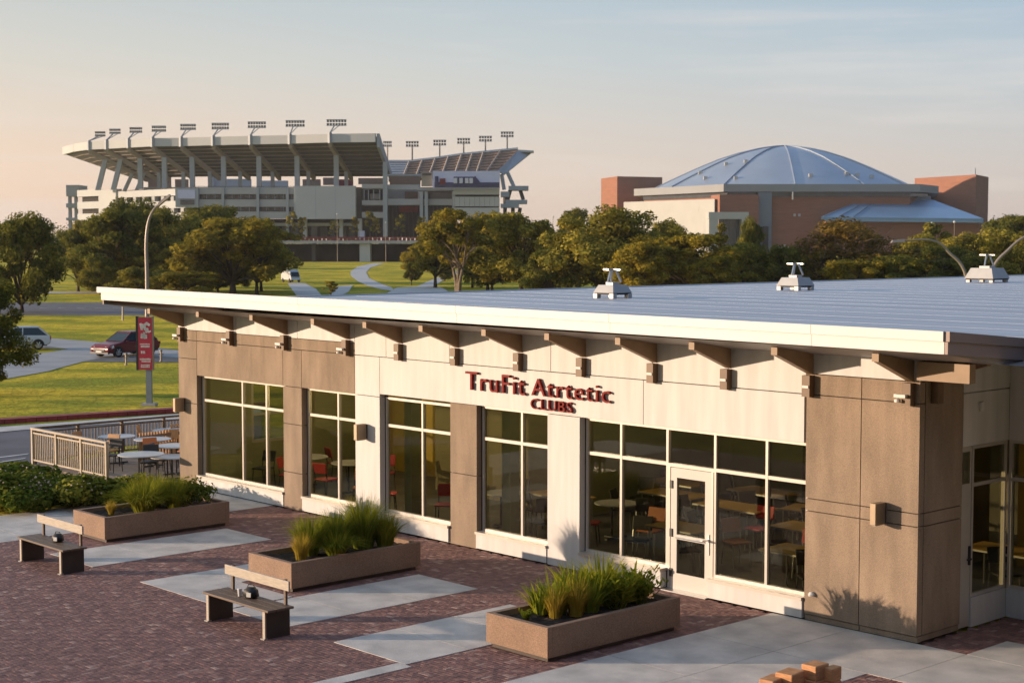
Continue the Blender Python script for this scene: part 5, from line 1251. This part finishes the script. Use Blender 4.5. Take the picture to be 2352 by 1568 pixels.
sb('strut', MB().tube([sp(1165,395,716),sp(1180,428,716)],.9,5), 'st_steel'); sb('strut', MB().tube([sp(1152,400,716),sp(1158,436,716)],.9,5), 'st_steel')
for x0,x1,y0,y1 in ((1168,1214,427,437),(1150,1170,440,452),(1161,1211,459,468),(1150,1192,468,477),(1150,1185,495,505)): pbox(x0,y0,x1,y1,712,12,'st_steel','ramp_landing')
for a_2,b_2 in (((1172,437),(1166,459)),((1195,437),(1202,459)),((1160,452),(1160,545)),((1178,468),(1178,545)),((1195,477),(1182,545))): sb('ramp_post', MB().tube([sp(*a_2,716),sp(*b_2,716)],.9,5), 'st_dark')
for x,yb,hy in ((890,372,331),(947,372,331),(1010,365,328),(1065,357,324),(1115,353,319),(1165,346,309)):
    ms = sb('light_mast', MB().tube([sp(x,yb+2,745),sp(x,hy+6,745)],.38,6), 'st_raker')
    bank(sp(x,hy,745), 30*745*k_ if x > 900 else 20*745*k_, 13*745*k_, ms, 2, 5)
# guard rails, panel joints and service pipes that give the stadium its fine grain
for y in (430,457.4,485.4): 
    sb('guard_rail', MB().tube([sp(443,y-1.6,YF-.3),sp(680,y-1.6,YF-.3)],.09,4), 'st_dark')
    for q in range(20): sb('rail_post', MB().tube([sp(445+q*12.3,y,YF-.3),sp(445+q*12.3,y-1.6,YF-.3)],.07,4), 'st_dark')
for x in (725,770): pbox(x-.12,428,x+.12,502.5,YF-3.05,.1,'st_steel','panel_joint')
for x in (836,846,858,872): pbox(x-.8,433.2,x+.8,459.8,YF+3,1,'st_steel','pier')
for q in range(16): pbox(893+q*9.2,472,894+q*9.2,545,YF+14,1,'st_dark','pier')
for q in range(9): pbox(1044+q*11.5,453,1044.4+q*11.5,473.5,YF-2.05,.1,'st_dark','panel_joint')
for y in (423,460,487): sb('guard_rail', MB().tube([sp(831,y-2,YF+2),sp(881,y-2,YF+2)],.1,4), 'st_dark')
for q in range(10):
    xa = 604+q*22; pbox(xa,520,xa+15,545,YF+8,1,'st_glass' if q%2 else 'st_dark','shopfront')
# ---------------------------------------------------------------- concourse deck in front of the stadium
MT['deck_red'] = M('deck_rail_red', (.20,.045,.035), .8, .1, 1)
dk = thing('concourse_deck','raised concrete walkway with red railing in front of the stadium','walkway',at(800,552,560))
DO = Vector(dk.location)
def dbox(x0,y0,x1,y1,Y,dep,m,name):
    a,b = at(x0,y1,Y)-DO, at(x1,y0,Y)-DO
    return MB().box(a.x,a.y,a.z,b.x,b.y+dep,b.z).build(name, MT[m], dk)
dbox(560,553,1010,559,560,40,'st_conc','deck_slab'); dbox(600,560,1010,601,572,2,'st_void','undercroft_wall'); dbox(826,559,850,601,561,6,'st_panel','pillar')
for x in (610,720,960): dbox(x-4,559,x+4,601,563,4,'st_dark','pillar')
dbox(565,544,1010,546,561,.2,'deck_red','handrail')
for q in range(46): dbox(566+q*9.7,546.2,573.5+q*9.7,552.8,561.05,.15,'deck_red','rail_panel')
dbox(612,531,640,543,574,6,'st_panel','kiosk'); dbox(826,530,836,550,575,3,'board_white','notice_board')
# small far building at the left edge
fbld = thing('low_building','low grey building with a flat roof at the far left edge','building',at(20,552,420)); FO = Vector(fbld.location)
def fbx(x0,y0,x1,y1,Y,dep,m,name):
    a,b = at(x0,y1,Y)-FO, at(x1,y0,Y)-FO
    return MB().box(a.x,a.y,a.z,b.x,b.y+dep,b.z).build(name, MT[m], fbld)
fbx(-80,530,62,570,420,16,'st_conc','wall'); fbx(-84,518,64,530,418,20,'st_dark','roof')
for q in range(8): fbx(-70+q*16,540,-60+q*16,556,419.4,.3,'st_glass','window')
# ---------------------------------------------------------------- arena
MT['ar_brick'] = M('arena_brick', (.29,.125,.075), .85, .10, .12, stretch=(1,1,8)); MT['ar_band'] = M('arena_band', (.26,.27,.28), .6, .05, .1); MT['ar_dome'] = M('arena_dome_metal', (.36,.42,.49), .38, .07, .06, metal=.35)
MT['ar_blue'] = M('arena_blue_roof', (.20,.34,.50), .4, .05, .1, metal=.2); MT['ar_panel'] = M('arena_bluegrey', (.16,.20,.24), .7, .05, .1); MT['ar_white'] = M('arena_pale_block', (.46,.46,.44), .8, .05, .1)
KA = 1.26
aren = thing('arena','red brick arena with a ribbed blue-grey dome on the right skyline','arena',at(1797,552,730*KA)); AO = Vector(aren.location)
def ap(x,y,Y): return at(x,y,Y*KA)-AO
def abx(x0,y0,x1,y1,Y,dep,m,name,parent=None):
    a,b = ap(x0,y1,Y), ap(x1,y0,Y)
    return MB().box(a.x,a.y,a.z,b.x,b.y+dep*KA,b.z).build(name, MT[m], parent or aren)
RG = [(1455,730),(1540,705),(1660,668),(2110,668),(2152,692),(2140,790),(1480,790)]
ring = [(wx(x,Y*KA)-AO.x, Y*KA-AO.y) for x,Y in RG]
cxr, cyr = sum(p[0] for p in ring)/7, sum(p[1] for p in ring)/7
def inset(k): return [(cxr+(x-cxr)*k, cyr+(y-cyr)*k) for x,y in ring]
zb0, zb1 = 6.1+20.4*KA-AO.z, 6.1+23.6*KA-AO.z
for i in range(7):
    a,b = ring[i],ring[(i+1)%7]; a2,b2 = inset(.96)[i],inset(.96)[(i+1)%7]
    g = .0
    MB().prism([a,b,b2,a2], zb0, zb1).build('eave_band', MT['ar_band'], aren)
    w0,w1,w2,w3 = inset(.93)[i],inset(.93)[(i+1)%7],inset(.88)[(i+1)%7],inset(.88)[i]
    MB().prism([w0,w1,w2,w3], -1.5-AO.z, zb0+.4).build('drum_wall', MT['ar_brick'], aren)
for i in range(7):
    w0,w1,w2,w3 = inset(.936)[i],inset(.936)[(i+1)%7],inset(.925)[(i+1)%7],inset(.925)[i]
    MB().prism([w0,w1,w2,w3], zb0-2.6, zb0+.3).build('shadow_band', MT['st_glass'], aren)  # dark strip modelled in place of the shade below the eave
MB().prism(inset(.955), zb0+.5, zb1-.3).build('eave_roof', MT['ar_dome'], aren)
PR = [(1,0),(.9,.15),(.78,.32),(.64,.51),(.5,.685),(.35,.83),(.2,.935),(.08,.985),(.012,1)]
RD, HD, Z0 = 59.5*KA, 19.6*KA, 6.1+23.45*KA-AO.z
DC = Vector((wx(1797,730*KA)-AO.x, 0, 0))
def dm(phi, r, z): return Vector((DC.x+RD*r*math.sin(phi), DC.y-RD*r*math.cos(phi), Z0+HD*z))
NF = 12
for k in range(NF):
    f0, f1 = R(-5+30*k), R(-5+30*(k+1)); mb = MB()
    pts = [[dm(f0+(f1-f0)*j/4, r, z) for j in range(5)] for r,z in PR]
    o = 0
    for row in pts: mb.v += [tuple(p) for p in row]
    for i in range(len(PR)-1):
        for j in range(4): mb.f.append((i*5+j, i*5+j+1, (i+1)*5+j+1, (i+1)*5+j))
    mb.build('dome_panel', MT['ar_dome'], aren, smooth=True)
    MB().tube([dm(f0, r*1.002, z)+Vector((0,0,.25)) for r,z in PR],.4,5).build('dome_rib', MT['ar_dome'], aren)
for x,y in ((1608,398),(1668,378),(1713,372),(1690,410),(1862,404),(1945,400),(1969,403),(2002,407),(1620,410)):
    Y = 695; p = ap(x,y,Y)
    # seat the vent on the dome surface along the view ray
    d = ray(x,y); best = None
    for s in range(740,1000):
        q = Vector((d.x*s,d.y*s,CAMH+d.z*s))-AO; rr = math.hypot(q.x-DC.x,q.y)/RD
        if rr < 1:
            zi = np.interp(-rr,[-r for r,z in PR],[z for r,z in PR])
            if q.z <= Z0+HD*zi+.3: best = q; break
    if best: MB().box(best.x-1,best.y-1,best.z-1.2,best.x+1,best.y+1,best.z+1.2).build('dome_vent', MT['ar_white'], aren)
abx(1740,442,1773,592,668,6,'ar_panel','vertical_panel'); abx(1752,520,1765,592,667,2,'st_void','doorway')
def yawbox(x0,xc,x1,yt,yb,Y,dl,dr_,m,name):
    """box showing two faces: left face x0..xc receding by dl, right face xc..x1 receding by dr_"""
    a,c,b = ap(x0,yb,Y+dl),ap(xc,yb,Y),ap(x1,yb,Y+dr_); back = a+(b-c); zt = ap(xc,yt,Y).z; zb = -1.5-AO.z
    return MB().prism([(a.x,a.y),(c.x,c.y),(b.x,b.y),(back.x,back.y)], zb, zt).build(name, MT[m], aren)
yawbox(1380,1417,1520,405,600,770,28,12,'ar_brick','tower'); yawbox(2098,2238,2267,401,600,745,45,30,'ar_brick','tower')
yawbox(1382,1417,1518,403.5,405,769.5,28,12,'ar_band','tower_coping') if False else None
yawbox(1632,1652,1742,447,592,662,14,4,'ar_brick','entrance_block')
yawbox(1432,1640,1648,457,592,665,55,8,'ar_white','side_block')
abx(1434,506,1640,516,656,4,'st_void','shadow_gap') if False else None
for x in (1470,1500,1530,1585,1605): abx(x,474,x+4,486,665+(1640-x)*.2644-.45,.5,'st_glass','window')
pt = abx(1628,487,1720,503,640,10,'ar_white','portal_lintel'); abx(1628,503.2,1650,600,640,10,'ar_white','portal_post'); abx(1703,503.2,1720,600,640,10,'ar_white','portal_post')
abx(1650.5,503.5,1702.5,600,648,1,'st_glass','portal_glass')
for x in (1663,1676,1689): abx(x-.8,504,x+.8,598,647.5,.3,'ar_panel','mullion')
for x,y in ((1823,494),(1834,494)): abx(x,y-3,x+5,y+3,667,1,'ar_white','wall_lamp')
for k,(x,y) in enumerate(((1787,566),(1793,566),(1800,564),(1807,568),(1789,574),(1797,574))): abx(x,y-2,x+4.5,y+3,666,.6,'ar_white','sign_letter')
abx(1820,441,1823,459,667,.8,'ar_white','downpipe')
# low blue hipped roof and its brick base
e0,e1,e2,e3 = ap(1886,498,650),ap(2259,502,650),ap(2235,500,740),ap(1900,498,740); r0,r1,r2,r3 = ap(1983,457,680),ap(2143,459,680),ap(2135,459,715),ap(1990,457,715)
for q in ((e0,e1,r1,r0),(e1,e2,r2,r1),(e3,e0,r0,r3),(e2,e3,r3,r2)): MB().extr(q,(0,0,-.6)).build('low_roof', MT['ar_blue'], aren)
MB().hexa([e0+Vector((0,0,-2.2)),e1+Vector((0,0,-2.2)),e2+Vector((0,0,-2.2)),e3+Vector((0,0,-2.2)),e0+Vector((0,0,-.7)),e1+Vector((0,0,-.7)),e2+Vector((0,0,-.7)),e3+Vector((0,0,-.7))]).build('low_eave', MT['ar_blue'], aren)
MB().hexa([r0+Vector((1,1,-.5)),r1+Vector((-1,1,-.5)),r2+Vector((-1,-1,-.5)),r3+Vector((1,-1,-.5)),r0+Vector((1,1,2)),r1+Vector((-1,1,2)),r2+Vector((-1,-1,2)),r3+Vector((1,-1,2))]).build('roof_collar', MT['ar_panel'], aren)
abx(1896,505,2250,610,656,60,'ar_brick','low_wall')
for i in range(3):
    t_ = (i+.2)/11; MB().tube([e0.lerp(e1,t_)+Vector((0,0,.1)),r0.lerp(r1,t_)+Vector((0,0,.1))],.22,4).build('roof_seam', MT['ar_panel'], aren)
MB().tube([ap(2240,401,745),ap(2240,386,745)],.35,5).build('antenna', MT['st_steel'], aren)

# ---------------------------------------------------------------- evening air
hm_, hn, hl, hb_ = newmat('evening_haze'); hn.remove(hb_)
hv = hn.new("ShaderNodeVolumePrincipled"); hv.inputs["Color"].default_value = (.93,.93,.95,1); hv.inputs["Density"].default_value = .00008; hv.inputs["Anisotropy"].default_value = .2
hl.new(hv.outputs[0], hn["Material Output"].inputs["Volume"])
haze = struct(MB().box(-2650,-100,-2.6,2650,5100,90).build('haze', hm_), "stuff")
haze["label"] = 'thin warm evening haze over the whole scene'; haze["category"] = 'haze'
